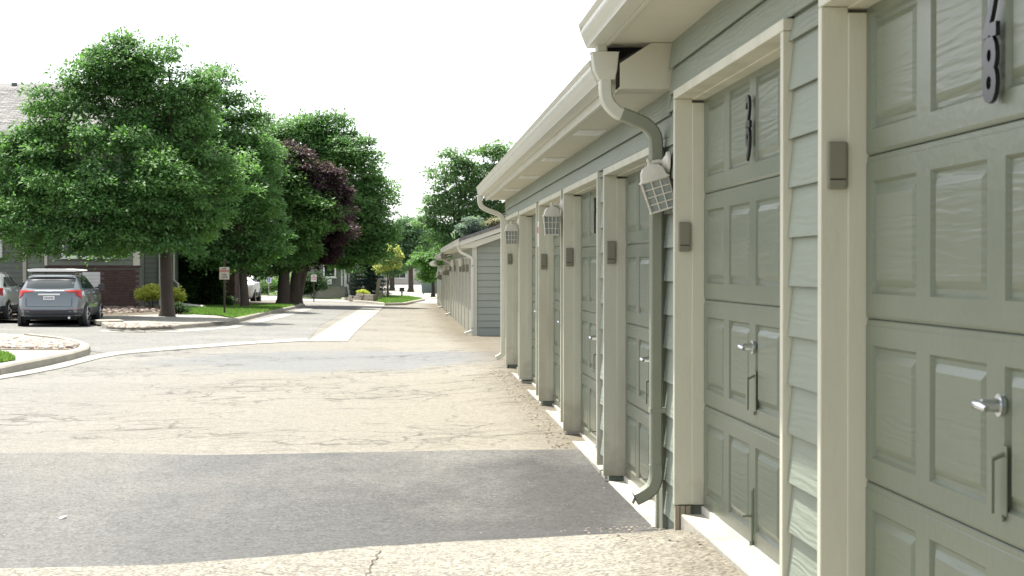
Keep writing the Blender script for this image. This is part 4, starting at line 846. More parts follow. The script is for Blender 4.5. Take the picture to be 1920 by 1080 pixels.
# far pale house at the end of the street
h3 = thing('house', 'pale low building at the far end of the street behind the trees', 'house', (0, 0, 0))
mb = MB(); mb.box(-7, 14, 235, 245, H(0, 240)-.2, Z(1.0)); mb.build('wall', M['farwall'], h3)
mb = MB(); mb.add([(-8, 234, Z(1.0)), (15, 234, Z(1.0)), (15, 240, Z(3)), (-8, 240, Z(3)), (-8, 246, Z(1.0)), (15, 246, Z(1.0))], [(0, 1, 2, 3), (3, 2, 5, 4), (1, 5, 2), (0, 3, 4), (0, 4, 5, 1)]); mb.build('roof', M['shingle'], h3)
for k in range(4): window(h3, -5.5+k*4.2, -3.7+k*4.2, Z(-1.2), Z(.1), 235, 1)
# dumpster by the far end of the garages
p = G(806, 552); dm = thing('dumpster', 'grey green dumpster under the trees at the far end of the garages', 'dumpster', (p.x, p.y, p.z))
mb = MB(); mb.add([(-.62, 0, .1), (.62, 0, .1), (.62, 1.1, .1), (-.62, 1.1, .1), (-.7, -.12, 1.15), (.7, -.12, 1.15), (.7, 1.25, 1.3), (-.7, 1.25, 1.3)], [(0, 3, 2, 1), (4, 5, 6, 7), (0, 1, 5, 4), (1, 2, 6, 5), (2, 3, 7, 6), (3, 0, 4, 7)])
for q in (-.45, -.15, .15, .45): mb.box(q-.025, q+.025, -.12, -.04, .2, 1.1)
mb.build('body', M['bin'], dm)
for s in (-1, 1): mb = MB(); mb.box(min(.01*s, .68*s), max(.01*s, .68*s), -.15, 1.28, 1.31, 1.35); mb.build('lid', M['cladding'], dm)
for s in (-.5, .5): mb = MB(); mb.tube([(s-.04, .1, .06), (s+.04, .1, .06)], .06, 10); mb.build('wheel', M['tyre'], dm)
# ------------------------------------------------------------------ vegetation
def leaves(centers, radii, per, size, droop, seed, aspect=.42, tonebias=0, flat=.75):
    r = np.random.default_rng(seed); Cn = np.repeat(centers, per, axis=0); Rn = np.repeat(radii, per)[:, None]; n = len(Cn)
    d = r.normal(0, 1, (n, 3)); d[:, 2] = np.where(d[:, 2] < -.3, -d[:, 2]*.6, d[:, 2]); d /= np.linalg.norm(d, axis=1)[:, None]; rad = r.uniform(0, 1, (n, 1))**.45
    P = Cn+d*rad*Rn*np.array([1, 1, flat]); 
    ax = d*np.array([1, 1, .25])+r.normal(0, .45, (n, 3)); ax[:, 2] -= droop; ax /= np.linalg.norm(ax, axis=1)[:, None]
    up = np.array([0, -.15, 1.0])+d*np.array([.7,.7,.2])+r.normal(0, .42, (n, 3)); side = np.cross(ax, up); side /= (np.linalg.norm(side, axis=1)[:, None]+1e-6)
    s = size*r.uniform(.6, 1.3, (n, 1)); a = ax*s; b = side*s*aspect*.5
    nrm = np.cross(ax, side)*s*.08
    V = np.stack([P, P+a*.5+b+nrm, P+a, P+a*.5-b+nrm], 1).reshape(-1, 3)
    tc = np.repeat(r.uniform(0, 1, len(centers)), per); t = np.clip(tc*.7+r.uniform(0, .4, n)-.05+tonebias, 0, 1); return V, np.repeat(t, 4)
def tree(name, label, base_px, Yt, blobs, leafm, n_clump, per, size, trunk_r, seed, lean=0, clump_r=.45, group='trees along the drive', droop=.35, trunks=1, cat='tree', trunk_top=None, ybase=None, aspect=.5, fill=.35):
    """blobs: (px, py, radius px, depth shift m) at distance Yt; the crown is real leaf volume around those lobes"""
    r = random.Random(seed); g0 = atY(base_px, 506, Yt); z0 = (H(g0.x, Yt)+.10); t = thing(name, label, cat, (g0.x, Yt, z0), group)
    k = Yt/FPX; B = []
    for b in blobs:
        c = atY(b[0], b[1]+7, Yt+(b[3] if len(b) > 3 else r.uniform(-1, 1)*b[2]*k*.35)); B.append((c, b[2]*k))
    wts = [b[1]**2 for b in B]; cs = []; rs = []
    for _ in range(n_clump):
        c, R = r.choices(B, wts)[0]; d = Vector((r.gauss(0, 1), r.gauss(0, 1), r.gauss(0, 1))).normalized()
        inner = r.random() < fill; u = r.uniform(.1, .75) if inner else r.uniform(.78, 1.04)
        q = c+Vector((d.x*R*u, d.y*R*u*.9, d.z*R*u*.92)); cs.append((q.x-g0.x, q.y-Yt, q.z-z0)); rs.append(clump_r*r.uniform(.55, 1.25))
    V, tone = leaves(np.array(cs), np.array(rs), per, size, droop, seed, aspect)
    me = tri_mesh('crown', V, 4, tone); me.materials.append(leafm); link('crown', me, t)
    # trunk and limbs
    mb = MB(); zc = min(b[0].z-b[1]*.5 for b in B)-z0; top = trunk_top if trunk_top else max(1.6, zc); base_off = [(0, 0)] if trunks == 1 else [(-.3, 0), (.35, .2)]
    for ox, oy in base_off:
        tr = trunk_r*(1 if trunks == 1 else .85)
        mb.tube([(ox, oy, -.25), (ox, oy, .02), (ox*.95+.02, oy, .25), (ox+lean*.4, oy, top*.5), (ox+lean, oy, top)], [tr*1.7, tr*1.35, tr*1.08, tr*.95, tr*.85], 12)
        s = Vector((ox+lean, oy, top*.93))
        for c, R in B:
            e = c-Vector((g0.x, Yt, z0)); mid = s.lerp(e, .5)+Vector((r.uniform(-.2, .2), r.uniform(-.2, .2), .25)); rr_ = min(tr*.55, .05+R*.06)
            mb.tube([s-Vector((0, 0, .15)), s.lerp(mid, .5)+Vector((0, 0, .08)), mid, e], [rr_, rr_*.8, rr_*.6, rr_*.25], 7)
            for _ in range(3):
                f = e+Vector((r.uniform(-1, 1), r.uniform(-1, 1), r.uniform(-.3, 1)))*R*.7; mb.tube([mid.lerp(e, r.uniform(.2, .9)), f], [rr_*.3, rr_*.1], 5)
    o = mb.build('trunk', M['bark'], t, smooth=True)
    return t
LG = leafmat('ash_leaf', (.078, .172, .062), (.165, .290, .105)); LE = leafmat('elm_leaf', (.10, .19, .085), (.22, .34, .16)); LG2 = leafmat('bright_leaf', (.098, .20, .068), (.19, .32, .115)); LD = leafmat('deep_green_leaf', (.028, .068, .022), (.06, .125, .035))
LP = leafmat('plum_leaf', (.045, .026, .036), (.12, .072, .09)); LY = leafmat('yellow_leaf', (.30, .33, .10), (.58, .54, .22)); LS = leafmat('spruce_needle', (.022, .050, .042), (.045, .08, .07)); LB = leafmat('blue_needle', (.16, .22, .215), (.25, .31, .29))
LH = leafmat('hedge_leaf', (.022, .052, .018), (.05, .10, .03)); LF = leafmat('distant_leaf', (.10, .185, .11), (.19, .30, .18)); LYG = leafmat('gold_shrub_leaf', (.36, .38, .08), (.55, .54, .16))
tree('ash_tree', 'largest green ash tree on the left shading the parked cars', 313, 52,
     [(240, 108, 46), (245, 165, 62), (165, 115, 42), (318, 125, 42), (110, 190, 62), (200, 205, 85), (300, 225, 88), (360, 260, 62), (75, 290, 66), (150, 320, 95, -1.2), (260, 340, 98, -1.4), (360, 350, 78, -.6), (25, 340, 62), (20, 400, 60), (100, 415, 66, -1.5), (200, 418, 60, -2), (290, 415, 60, -1.8), (-60, 370, 75), (55, 455, 36), (205, 455, 28), (375, 435, 48, -1), (150, 450, 26), (440, 330, 44), (20, 275, 38), (385, 160, 34)],
     LG, 560, 210, .145, .20, 21, lean=-.05, trunk_top=2.3, clump_r=.62, fill=.2)
tree('ash_tree', 'green ash just right of the largest tree, behind the signpost', 458, 66,
     [(405, 165, 44), (445, 225, 55), (395, 260, 60), (470, 300, 55), (430, 350, 70), (390, 380, 55), (415, 480, 26), (480, 380, 50), (440, 430, 45), (400, 470, 35), (470, 470, 40), (500, 440, 35)],
     LG, 360, 170, .16, .16, 22, clump_r=.62, fill=.25, lean=-.1, trunk_top=2.4)
tree('ash_tree', 'lower light green tree with a pale forked trunk by the kerb end', 530, 75,
     [(530, 340, 52), (500, 300, 40), (560, 370, 50), (590, 400, 45), (460, 490, 24), (520, 420, 55), (560, 450, 40), (480, 450, 45), (610, 390, 30), (500, 490, 30), (540, 490, 28)],
     LG2, 330, 160, .18, .26, 23, clump_r=.62, fill=.25, lean=.15, trunk_top=2.6)
tree('plum_tree', 'dark purple leaved plum tree between the green crowns', 549, 77,
     [(545, 280, 20, -2), (560, 305, 28, -2), (590, 325, 30, -2), (615, 345, 34, -2), (640, 362, 22, -2), (625, 395, 32, -2), (600, 440, 38), (640, 430, 24, -1), (570, 470, 34), (610, 470, 22)],
     LP, 330, 100, .16, .24, 24, lean=.25, trunk_top=2.0, group='trees along the drive')
tree('maple_tree', 'tall rounded green tree behind the purple plum', 558, 81,
     [(570, 240, 38), (612, 243, 38), (530, 255, 36), (655, 285, 45), (600, 290, 50), (680, 340, 45), (650, 380, 55), (700, 380, 40), (690, 430, 45), (640, 450, 45), (715, 430, 25), (500, 250, 25), (700, 470, 28), (655, 490, 24)],
     LG, 430, 150, .18, .2, 25, clump_r=.72, fill=.25, trunk_top=2.6, lean=.6)
tree('honey_locust', 'small yellow leaved tree beside the dark spruce', 727, 101, [(738, 470, 13), (735, 488, 12), (718, 498, 10), (742, 482, 8), (728, 478, 8)], LY, 70, 70, .16, .07, 26, clump_r=.32, trunk_top=1.0)
def conifer(name, label, px, Yt, py_top, half_px, lm, seed, group=None, cat='tree', per=60):
    r = random.Random(seed); g0 = atY(px, 506, Yt); z0 = H(g0.x, Yt)+.05; t = thing(name, label, cat, (g0.x, Yt, z0), group); ht = atY(px, py_top, Yt).z-z0; R = half_px*Yt/FPX
    cs = []; rs = []; mb = MB(); mb.tube([(0, 0, -.2), (0, 0, ht*.5), (0, 0, ht)], [.16, .1, .02], 8); n = int(ht/.28)
    for k in range(n):
        f = k/n; z = .35+(ht-.4)*f; rad = R*(1-f)**.85
        for a in range(9):
            th = a*.698+k*.4+r.uniform(-.2, .2); L_ = rad*r.uniform(.8, 1.1); mb.tube([(0, 0, z+.1), (L_*math.cos(th), L_*math.sin(th), z-.1*L_)], [.02, .006], 4, cap=False)
            for q in (.35, .65, .95): cs.append((L_*q*math.cos(th), L_*q*math.sin(th), z-.1*L_*q)); rs.append(.26+.16*rad*q)
    V, tone = leaves(np.array(cs), np.array(rs), per, .14, .2, seed, .3, flat=.5); me = tri_mesh('crown', V, 4, tone); me.materials.append(lm); link('crown', me, t); mb.build('trunk', M['bark'], t)
conifer('spruce_tree', 'dark spruce reaching the ground right of the distant grey house', 692, 104, 455, 38, LS, 31)
tree('blue_spruce', 'pale blue spruce tip showing above the distant garage roof', 886, 74, [(886, 412, 13), (872, 424, 12), (898, 424, 13), (885, 436, 16)], LB, 90, 90, .1, .12, 32, clump_r=.26, group=None, trunk_top=1.5)
tree('dry_juniper', 'small tan juniper right of the pale blue spruce above the roof', 922, 74, [(916, 420, 12), (930, 414, 12), (925, 428, 14)], leafmat('dry_needle', (.26, .24, .18), (.38, .33, .26)), 60, 80, .1, .1, 33, clump_r=.24, group=None, trunk_top=1.5)
tree('elm_tree', 'tall open green tree rising behind the distant garage row', 860, 112,
     [(850, 300, 26), (880, 290, 22), (830, 330, 26), (865, 340, 34), (905, 330, 28), (930, 290, 24), (950, 280, 18), (935, 340, 28), (820, 385, 26), (850, 400, 34), (890, 400, 34), (925, 400, 30), (800, 410, 20), (810, 440, 30), (850, 450, 34), (895, 450, 34), (940, 450, 30), (960, 380, 30), (960, 330, 30), (1000, 380, 40), (1000, 320, 30)],
     LE, 330, 110, .24, .26, 41, clump_r=.75, fill=.12, trunk_top=3, group='trees beyond the garages')
tree('elm_tree', 'low bright green tree leaning over the dumpster', 812, 118, [(800, 485, 20), (815, 505, 16), (785, 480, 14), (825, 480, 22), (800, 515, 12)], LG2, 110, 70, .2, .12, 42, clump_r=.5, group='trees beyond the garages', trunk_top=1.5)
far = [(770, 150, [(765, 430, 26), (750, 450, 22), (785, 450, 26), (765, 480, 20), (745, 480, 14)], 'hazy tree with a bare trunk in the middle of the far street'), (735, 160, [(735, 450, 24), (720, 470, 24), (750, 490, 16), (735, 500, 12)], 'far tree left of the bare trunked tree at the street end'),
       (800, 175, [(800, 440, 26), (820, 450, 26), (785, 470, 22), (800, 490, 20)], 'far tree right of the bare trunked tree at the street end'), (700, 185, [(700, 440, 30), (680, 470, 30), (720, 440, 20)], 'far tree hidden mostly behind the tall maple'), (850, 190, [(840, 460, 30), (870, 470, 30), (900, 460, 30)], 'far tree line behind the distant garage roof')]
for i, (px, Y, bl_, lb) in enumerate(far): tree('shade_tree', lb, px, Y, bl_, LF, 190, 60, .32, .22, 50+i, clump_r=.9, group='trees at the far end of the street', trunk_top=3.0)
# a mass of woods closing the horizon
def woods():
    r = np.random.default_rng(5); n = 1800; x = r.uniform(-130, 130, n); y = r.uniform(262, 300, n); hgt = 6+2.5*np.sin(x*.09)+1.5*np.sin(x*.23+1); z = r.uniform(0, 1, n)**.7*hgt-.6
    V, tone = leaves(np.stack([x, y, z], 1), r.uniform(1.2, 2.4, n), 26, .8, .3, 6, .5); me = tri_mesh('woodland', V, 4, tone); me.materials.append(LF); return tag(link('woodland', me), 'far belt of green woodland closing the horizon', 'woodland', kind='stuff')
woods()
def shrub(name, label, px, py, Y, blobs, lm, n, per, size, seed, group=None, cr=.18, zoff=.1):
    g0 = atY(px, 506, Y); z0 = H(g0.x, Y)+zoff; t = thing(name, label, 'shrub', (g0.x, Y, z0), group); r = random.Random(seed); cs = []; rs = []
    for _ in range(n):
        b = r.choice(blobs); d = Vector((r.gauss(0, 1), r.gauss(0, 1), abs(r.gauss(0, 1)))).normalized()*r.uniform(.4, 1); cs.append((b[0]+d.x*b[3], b[1]+d.y*b[3]*.9, max(.05, b[2]+d.z*b[4]))); rs.append(cr*r.uniform(.7, 1.2))
    V, tone = leaves(np.array(cs), np.array(rs), per, size, .0, seed, .45); me = tri_mesh('foliage', V, 4, tone); me.materials.append(lm); link('foliage', me, t)
    mb = MB()
    for k in range(5): a = k*1.26; mb.tube([(0, 0, -.15), (.1*math.cos(a), .1*math.sin(a), .2), (.3*math.cos(a), .3*math.sin(a), .4)], [.02, .015, .006], 5)
    mb.build('stem', M['bark'], t)
shrub('golden_shrub', 'rounded yellow green shrub left of the big ash trunk', 284, 540, 60.5, [(0, 0, .35, .5, .5), (-.2, 0, .3, .36, .4)], LYG, 90, 60, .09, 61, 'golden shrubs either side of the ash trunk')
shrub('golden_shrub', 'smaller yellow green shrub right of the big ash trunk', 328, 540, 60.8, [(0, 0, .28, .28, .48)], LYG, 50, 60, .09, 62, 'golden shrubs either side of the ash trunk')
shrub('low_shrub', 'low dark green shrub at the foot of the big ash trunk', 337, 575, 54.5, [(0, 0, .05, .35, .3)], LH, 50, 60, .07, 63)
shrub('clipped_hedge', 'sunlit clipped hedge behind the pale sign', 500, 545, 112, [(x_, 0, .2, .8, 1.25) for x_ in np.arange(-2.2, 2.4, .5)], LG2, 260, 60, .13, 64, zoff=-.1, cr=.3)
shrub('round_hedge', 'rounded dark green hedge left of the distant house window', 588, 540, 101, [(0, 0, .5, .95, 1.2), (-.8, 0, .3, .8, .8)], LH, 160, 60, .12, 65, zoff=-.05, cr=.3)
for q, (px_, Y_, top_, hw_, lb_) in enumerate(((352, 66.5, 462, 22, 'leftmost dark evergreen in the shade behind the lawn'), (378, 67.5, 455, 24, 'middle dark evergreen in the shade behind the lawn'), (400, 67, 472, 16, 'rightmost dark evergreen in the shade behind the lawn'))):
    t_ = None; Rb = hw_*Y_/FPX; zt_ = (506-top_)/FPX*Y_+1.4
    shrub('evergreen_shrub', lb_, px_, 560, Y_, [(0, 0, h_, Rb, .3) for h_ in np.arange(.1, zt_, .2)], LH, 260, 55, .12, 70+q, 'dark evergreens against the shaded wing')
shrub('low_shrub', 'low dark shrub behind the signpost by the brick pier', 420, 562, 67, [(0, 0, .05, .5, .4)], LH, 60, 60, .09, 75)
shrub('golden_shrub', 'tiny yellow bush at the foot of the distant house corner', 681, 540, 100, [(0, 0, .1, .3, .5)], LYG, 30, 50, .1, 76, 'golden shrubs either side of the ash trunk')
# ------------------------------------------------------------------ signs and posts
def sign(px, ptop, pbot, pbase, Y, w_, face, texts, label, pole, name='parking_sign', extra=0):
    b = atY(px, pbase, Y); t = thing(name, label, 'sign', (b.x, Y, b.z)); zt_ = atY(px, ptop, Y).z-b.z; zb_ = atY(px, pbot, Y).z-b.z
    mb = MB(); mb.box(-.03, .03, -.02, .02, -.3, zt_+extra); mb.build('post', pole, t, bevel=.004)
    mb = MB(); mb.box(-w_/2, w_/2, -.035, -.022, zb_, zt_); f = mb.build('sign_plate', face, t, bevel=.004)
    for txt, sz, dz, m in texts:
        me = text_mesh(txt, sz, .0015, m, .002); o = link('lettering', me, f); o.location = (0, -.038, zb_+(zt_-zb_)*dz); o.rotation_euler = (math.pi/2, 0, 0)
    return t, f, zb_, zt_
Ys = G(421, 590, K).y
t_, f_, zb_, zt_ = sign(421, 501, 524, 590, Ys, .33, M['sign'], [('NO', .085, .86, M['greyp']), ('PARKING', .075, .68, M['redp']), ('FIRE', .085, .38, M['greyp']), ('LANE', .085, .18, M['greyp'])], 'beige no parking sign on a brown post on the lawn', M['post'], extra=.25)
Y5 = G(588, 566, 0).y
t_, f_, zb_, zt_ = sign(588.5, 515, 528, 566, Y5, .30, M['signw'], [('NO', .09, .80, M['redp']), ('PARKING', .065, .55, M['redp']), ('ANY TIME', .05, .30, M['redp'])], 'small white and red sign on a post before the round hedge', M['post'])
Y6 = 106.0
t_, f_, zb_, zt_ = sign(504, 517, 531, 551, Y6, .31, M['signw'], [], 'white sign with a blue accessibility symbol before the hedge', M['concw'])
mb = MB(); mb.box(-.10, .10, -.0375, -.0355, zb_+.06, zb_+.32); mb.build('blue_panel', M['blue'], f_)
mb = MB(); mb.tube([(0, -.040, zb_+.29), (0, -.0385, zb_+.29)], .02, 10); mb.box(-.012, .012, -.040, -.0385, zb_+.19, zb_+.27); mb.box(-.01, .055, -.040, -.0385, zb_+.18, zb_+.20); mb.box(.035, .055, -.040, -.0385, zb_+.10, zb_+.18)
for k in range(10): a = math.pi*.6+k*math.pi*1.1/9; mb.box(.0+.055*math.cos(a)-.008, .055*math.cos(a)+.008, -.040, -.0385, zb_+.15+.055*math.sin(a)-.008, zb_+.15+.055*math.sin(a)+.008)
mb.build('wheelchair_symbol', M['white'], f_)
sg = thing('sale_board', 'pale slanted board on a stake above the clipped hedge', 'sign', (atY(487, 550, 114).x, 114, H(-8, 114)))
mb = MB(); mb.box(-.03, .03, -.02, .02, -.2, 1.9); mb.build('stake', M['white'], sg); mb = MB(); mb.add([(-.15, -.04, 1.25), (.15, -.04, 1.22), (.12, -.04, 1.50), (-.15, -.04, 1.75), (-.15, -.021, 1.25), (.15, -.021, 1.22), (.12, -.021, 1.50), (-.15, -.021, 1.75)], [(0, 1, 2, 3), (7, 6, 5, 4), (0, 4, 5, 1), (1, 5, 6, 2), (2, 6, 7, 3), (3, 7, 4, 0)]); mb.build('board', M['signw'], sg)
p = G(753.6, 559); pt = thing('marker_post', 'dark square topped marker post on the grass island', 'post', (p.x, p.y, p.z))
mb = MB(); mb.box(-.05, .05, -.05, .05, -.2, .62); mb.build('post', M['post'], pt); mb = MB(); mb.box(-.16, .16, -.06, .06, .45, .70); mb.build('box', M['cladding'], pt); mb = MB(); mb.box(-.13, .22, -.25, .12, .0, .10); mb.build('footing', M['conc'], pt, bevel=.02)
# timbers and leaning posts of the low retaining wall
p0 = G(648, 561.5, .1); p1 = G(703, 566, .1); rw = thing('timber_wall', 'low weathered timber retaining wall stacked on the far grass island', 'wall', (p1.x, p1.y, p1.z))
dv = Vector((p0.x-p1.x, p0.y-p1.y, 0)); ln = dv.length; rw.rotation_euler.z = math.atan2(dv.y, dv.x)
for c in range(3):
    a = 0; 
    while a < ln-.3-c*1.2:
        L_ = min(random.uniform(.9, 1.3), ln-c*1.2-a); mb = MB(); mb.box(a+.01, a+L_-.01, -.1, .1, c*.13, c*.13+.12); o = mb.build('timber', M['wood'], rw, bevel=.012); o.rotation_euler.z = random.uniform(-.02, .02); a += L_
def lpost(px, py, hgt, lean, label):
    q = G(px, py, .05); o = thing('timber_post', label, 'post', (q.x, q.y, q.z), 'leaning timber posts'); mb = MB(); mb.box(-.09, .09, -.09, .09, -.25, hgt); mb.build('post', M['wood'], o, bevel=.012); o.rotation_euler.y = lean
lpost(705, 567, 1.25, math.radians(8), 'tall leaning timber post beside the low timber wall'); lpost(712, 565, .6, math.radians(12), 'short leaning timber stub right of the tall post')
# stone edging by the shaded footpath
tag(scatter_stones('edging_stones', GP((405, 570.5), (450, 570), (448, 566.5), (408, 567), off=K), 60, .08, .16, K+.02, [M['stone'], M['brick'], M['stone2']], 12), 'row of tan stones edging the path by the brick pier', 'stones', kind='stuff')
# concrete step slab near the car
p = G(204, 604, K); sb = MB(); sb.box(-.35, .35, -.4, .5, -.08, .04); o = sb.build('loose_slab', M['conc'], None, bevel=.01); o.location = (p.x, p.y, p.z+.02); o.rotation_euler.z = .3; tag(o, 'flat pale concrete slab beside the parked car', 'slab')
# black drain pipe and handrail by golden shrub
p = G(300, 566, K); mb = MB(); mb.tube([(wx(268, 64.5), 64.6, wz(545, 64.5)), (wx(290, 62), 62.6, wz(557, 62))], .07, 10); tag(mb.build('drain_pipe', M['white'], None, smooth=True), 'white drain pipe lying left of the golden shrub', 'pipe')
mb = MB(); mb.tube([(wx(332, 64), 64.3, H(-9, 64)+.2), (wx(382, 62), 62.0, H(-8, 62)+.16)], .07, 10); tag(mb.build('drain_pipe', M['gutter'], None, smooth=True), 'pale drain pipe lying right of the big ash trunk', 'pipe')
mb = MB(); x_ = wx(264, 64.4); mb.tube([(x_-.12, 64.3, gz-.1), (x_-.12, 64.3, gz+.75), (x_+.12, 64.3, gz+.72), (x_+.13, 64.3, gz+.1)], .018, 6); tag(mb.build('handrail', M['post'], None), 'short black handrail at the corner of the brick wall', 'handrail')
# ------------------------------------------------------------------ vehicles
def car(loc, rz, paint, label, board=False, plate=True, full=True, group='cars parked on the left'):
    t = thing('parked_car', label, 'car', loc, group, rz)
    L_ = 4.55; EX = 7.0
    # levels: z, rear y, front y, half width
    lv = [(.24, .22, 4.42, .80), (.30, .06, 4.52, .88), (.42, .0, 4.57, .915), (.62, .02, 4.58, .925), (.78, .05, 4.56, .925), (.90, .08, 4.48, .915), (.97, .11, 4.2, .90), (1.00, .13, 3.75, .885), (1.02, .15, 3.42, .87),
          (1.10, .22, 3.28, .84), (1.22, .34, 3.00, .785), (1.34, .48, 2.72, .725), (1.41, .50, 2.50, .685), (1.455, .62, 2.25, .62), (1.475, .85, 1.95, .50), (1.48, 1.1, 1.6, .25)]
    def interp(z):
        for a, b in zip(lv, lv[1:]):
            if a[0] <= z <= b[0]:
                u = (z-a[0])/(b[0]-a[0]); return [a[k]+(b[k]-a[k])*u for k in (1, 2, 3)]
        return lv[-1][1:]
    def loop(z, n=64, grow=0.0):
        yr, yf, hw = interp(z); cy, ay = (yr+yf)/2, (yf-yr)/2+grow; hw += grow; pts = []
        for k in range(n):
            th = -math.pi/2+2*math.pi*k/n; c, s = math.cos(th), math.sin(th); e = 2/EX
            pts.append((hw*math.copysign(abs(c)**e, c), cy+ay*math.copysign(abs(s)**e, s), z))
        return pts
    n = 64; mb = MB(); vs = []; zs = [l[0] for l in lv]; zz = []
    for a, b in zip(zs, zs[1:]):
        m_ = max(1, int((b-a)/.05)); zz += [a+(b-a)*k/m_ for k in range(m_)]
    zz.append(zs[-1])
    for z in zz: vs += loop(z, n)
    fs = [(i*n+k, i*n+(k+1) % n, (i+1)*n+(k+1) % n, (i+1)*n+k) for i in range(len(zz)-1) for k in range(n)]
    fs += [tuple(range(n-1, -1, -1)), tuple(range((len(zz)-1)*n, len(zz)*n))]; mb.add(vs, fs); body = mb.build('body', paint, t, smooth=True)
    for f in body.data.polygons: pass
    # surface patch in unrolled coordinates: s = signed distance from the rear centre line round the corner
    def surf(s, z, grow):
        P_ = []; yr, yf, hw = interp(z); cy, ay = (yr+yf)/2, (yf-yr)/2; e = 2/EX; sg_ = 1 if s >= 0 else -1
        px_, py_ = 0, cy-ay; acc = 0; target = abs(s); N_ = 160
        for k in range(1, N_+1):
            th = -math.pi/2+(math.pi)*k/N_ ; c, s_ = math.cos(th), math.sin(th)
            q = (hw*abs(c)**e, cy+ay*math.copysign(abs(s_)**e, s_)); d = math.hypot(q[0]-px_, q[1]-py_)
            if acc+d >= target:
                u = (target-acc)/d; x, y = px_+(q[0]-px_)*u, py_+(q[1]-py_)*u; tx, ty = (q[0]-px_)/d, (q[1]-py_)/d
                return (sg_*(x+ty*grow), y-tx*grow, z)
            acc += d; px_, py_ = q
        return (0, yf, z)
    def patch(name, fn0, fn1, s0, s1, m, grow=.006, ns=14, nz=4, parent=t):
        mb = MB(); vs = []
        for i in range(ns+1):
            s = s0+(s1-s0)*i/ns
            for j in range(nz+1): z = fn0(s)+(fn1(s)-fn0(s))*j/nz; vs.append(surf(s, z, grow))
        mb.add(vs, [(i*(nz+1)+j, (i+1)*(nz+1)+j, (i+1)*(nz+1)+j+1, i*(nz+1)+j+1) for i in range(ns) for j in range(nz)]); return mb.build(name, m, parent, smooth=True)
    cst = lambda v: (lambda s: v)
    patch('rear_window', lambda s: 1.07+.02*(abs(s)/.66)**3, lambda s: 1.325-.02*(abs(s)/.66)**2, -.66, .66, M['glass'])
    for sg_ in (1, -1):
        patch('side_window', cst(1.07), lambda s: min(1.36, 1.09+(s*sg_-1.02)*1.1, 1.10+max(0, (3.55-s*sg_))*.62), sg_*1.04, sg_*3.5, M['glass'], ns=26)
    patch('rear_spoiler', lambda s: 1.315-.03*(abs(s)/.66)**2, lambda s: 1.395-.03*(abs(s)/.66)**2, -.68, .68, M['black'], .02)
    patch('lower_cladding', cst(.245), lambda s: .47+.03*(abs(s) > .9), -4.9, 4.9, M['cladding'], .012, 60, 3)
    patch('bumper_lip', cst(.50), cst(.53), -.80, .80, M['chrome'] if False else paint, .03)
    for sg_ in (1, -1):
        patch('tail_light', lambda s: .965-.01+max(0, (.72-abs(s)))*.12, lambda s: 1.03-max(0, .72-abs(s))*.05, sg_*.42, sg_*.98, M['red'], .014, 14, 3)
        patch('tail_light', lambda s: .80+max(0, (.90-abs(s)))*.5, cst(.97), sg_*.74, sg_*.98, M['red'], .016, 8, 4)
        patch('reflector', cst(.49), cst(.515), sg_*.50, sg_*.84, M['red'], .014, 6, 1)
    patch('trim_bar', cst(1.00), cst(1.02), -.40, .40, M['chrome'], .014)
    patch('garnish', cst(.885), cst(.93), -.30, .30, M['white'], .022)
    patch('emblem', cst(.975), cst(1.01), -.09, .09, M['chrome'], .02)
    patch('hatch_seam', cst(.565), cst(.575), -.62, .62, M['black'], .004)
    for sg_ in (1, -1): patch('hatch_seam', lambda s: .57, lambda s: .80, sg_*.62, sg_*.635, M['black'], .004)
    if plate:
        patch('licence_plate', cst(.755), cst(.86), -.155, .155, M['signw'], .014, 6, 2)
        for k in range(6):
            a = -.12+k*.042; patch('plate_mark', cst(.785), cst(.83), a, a+.026, M['greyp'], .017, 1, 1)
    # wheels with dark arches
    for sg_ in (1, -1):
        for wy in (.92, 3.62):
            ar = MB(); ar.tube([(sg_*.84, wy, .36), (sg_*.936, wy, .37)], .40, 28); ar.build('wheel_arch', M['cladding'], t, smooth=True)
            wh = MB(); wh.tube([(sg_*.70, wy, .34), (sg_*.72, wy, .34), (sg_*.93, wy, .34), (sg_*.95, wy, .34)], [.30, .345, .345, .31], 28); wo = wh.build('wheel', M['tyre'], t, smooth=True)
            rm = MB(); rm.tube([(sg_*.945, wy, .34), (sg_*.962, wy, .34)], [.24, .23], 24)
            rm.build('rim', M['rim'], wo, smooth=True); sp = MB()
            for a in range(5): th = a*1.2566; sp.tube([(sg_*.966, wy+.12*math.cos(th+.6), .34+.12*math.sin(th+.6)), (sg_*.966, wy+.19*math.cos(th+.6), .34+.19*math.sin(th+.6))], .035, 6)
            sp.build('rim_opening', M['dark'], wo)
        for k, (yy, dy) in enumerate(((3.22, .2),)):
            mi = MB(); mi.tube([(sg_*.84, 3.05, 1.05), (sg_*.97, 3.03, 1.08)], .025, 8); mi.add([(sg_*.95, 2.98, 1.02), (sg_*1.13, 3.0, 1.03), (sg_*1.13, 3.0, 1.16), (sg_*.96, 2.98, 1.17), (sg_*.97, 3.12, 1.03), (sg_*1.10, 3.12, 1.05), (sg_*1.10, 3.12, 1.15), (sg_*.97, 3.12, 1.16)], [(0, 1, 2, 3), (7, 6, 5, 4), (0, 4, 5, 1), (1, 5, 6, 2), (2, 6, 7, 3), (3, 7, 4, 0)])
            mi.build('wing_mirror', M['cladding'], t, bevel=.012)
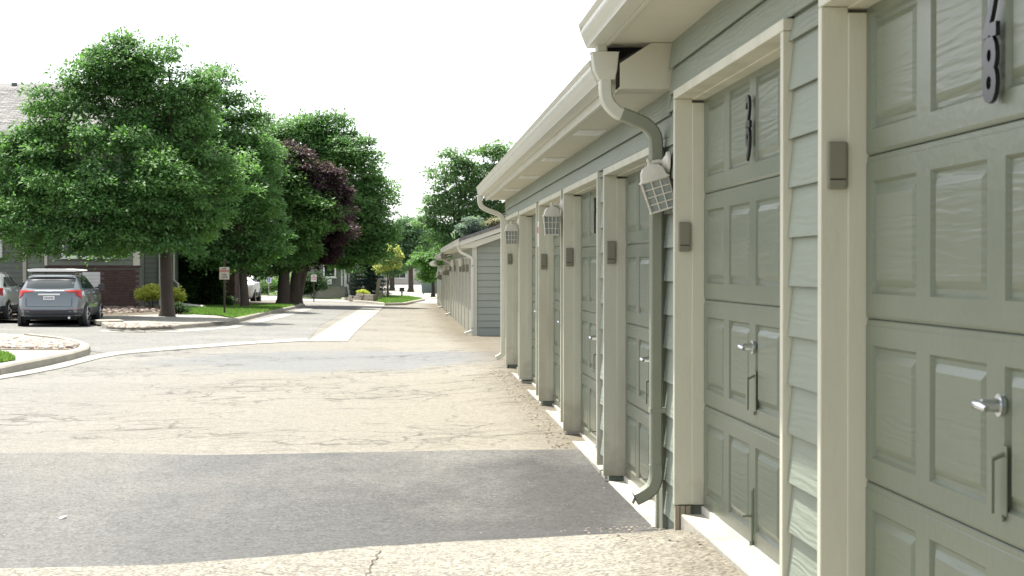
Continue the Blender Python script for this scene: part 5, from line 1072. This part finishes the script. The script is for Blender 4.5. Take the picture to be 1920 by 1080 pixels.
        for yy in (1.35, 2.35): dh = MB(); p_ = surf(sg_*(yy+.75), .93, .018); dh.box(p_[0]-.012, p_[0]+.012, yy, yy+.16, .925, .95); dh.build('door_handle', M['chrome'], t)
        rl = MB(); rl.tube([(sg_*.60, .85, 1.455), (sg_*.61, .95, 1.50), (sg_*.61, 2.1, 1.50), (sg_*.58, 2.3, 1.44)], .018, 8); rl.build('roof_rail', M['chrome'], t)
    wp = MB(); wp.tube([(.05, .30, 1.10), (.30, .28, 1.07)], .012, 6); wp.tube([(-.02, .21, 1.04), (.30, .21, 1.045)], .016, 6); wp.build('rear_wiper', M['black'], t)
    ex = MB(); ex.tube([(.55, .05, .25), (.55, .3, .25)], .035, 10); ex.build('exhaust', M['chrome'], t)
    ub = MB(); ub.box(-.7, .7, .25, 4.3, .19, .26); ub.build('underbody', M['dark'], t)
    return t
pw = G(92, 613, 0); ang = math.radians(2.5)
cx = atY(91, 506, 45.0).x; c1 = car((cx, 45.0, H(cx, 46.5)+.01), ang, M['paint'], 'blue grey crossover parked with its tail lights facing the camera')
rb = thing('roof_cargo_board', 'flat white cargo board across the roof of the grey crossover', 'cargo board', (cx, 45.0, H(cx, 46.5)+.01), rz=ang); rb.scale = (.95, .95, .95); c1.scale = (.95, .95, .95)
mb = MB(); mb.prism_y([(-.72, 1.575), (-.66, 1.545), (.60, 1.545), (.72, 1.57), (.70, 1.60), (.3, 1.625), (-.5, 1.63), (-.70, 1.605)], .75, 2.5); mb.build('board', M['white'], rb, bevel=.008)
for yy in (1.05, 2.1): mb = MB(); mb.box(-.62, .62, yy, yy+.05, 1.520, 1.544); mb.build('crossbar', M['black'], rb)
cx2 = atY(19, 506, 48.5).x-.88; c2 = car((cx2, 47.6, H(cx2, 49)+.01), ang, M['silver'], 'pale silver car cut off by the left edge of the frame'); c2.scale = (.95, .95, .95)
cx3 = wx(449, 84); car((cx3, 86, H(cx3, 88)+.01), math.radians(180), M['white'], 'white vehicle half hidden behind the ash trunk near the brick pier', plate=False)
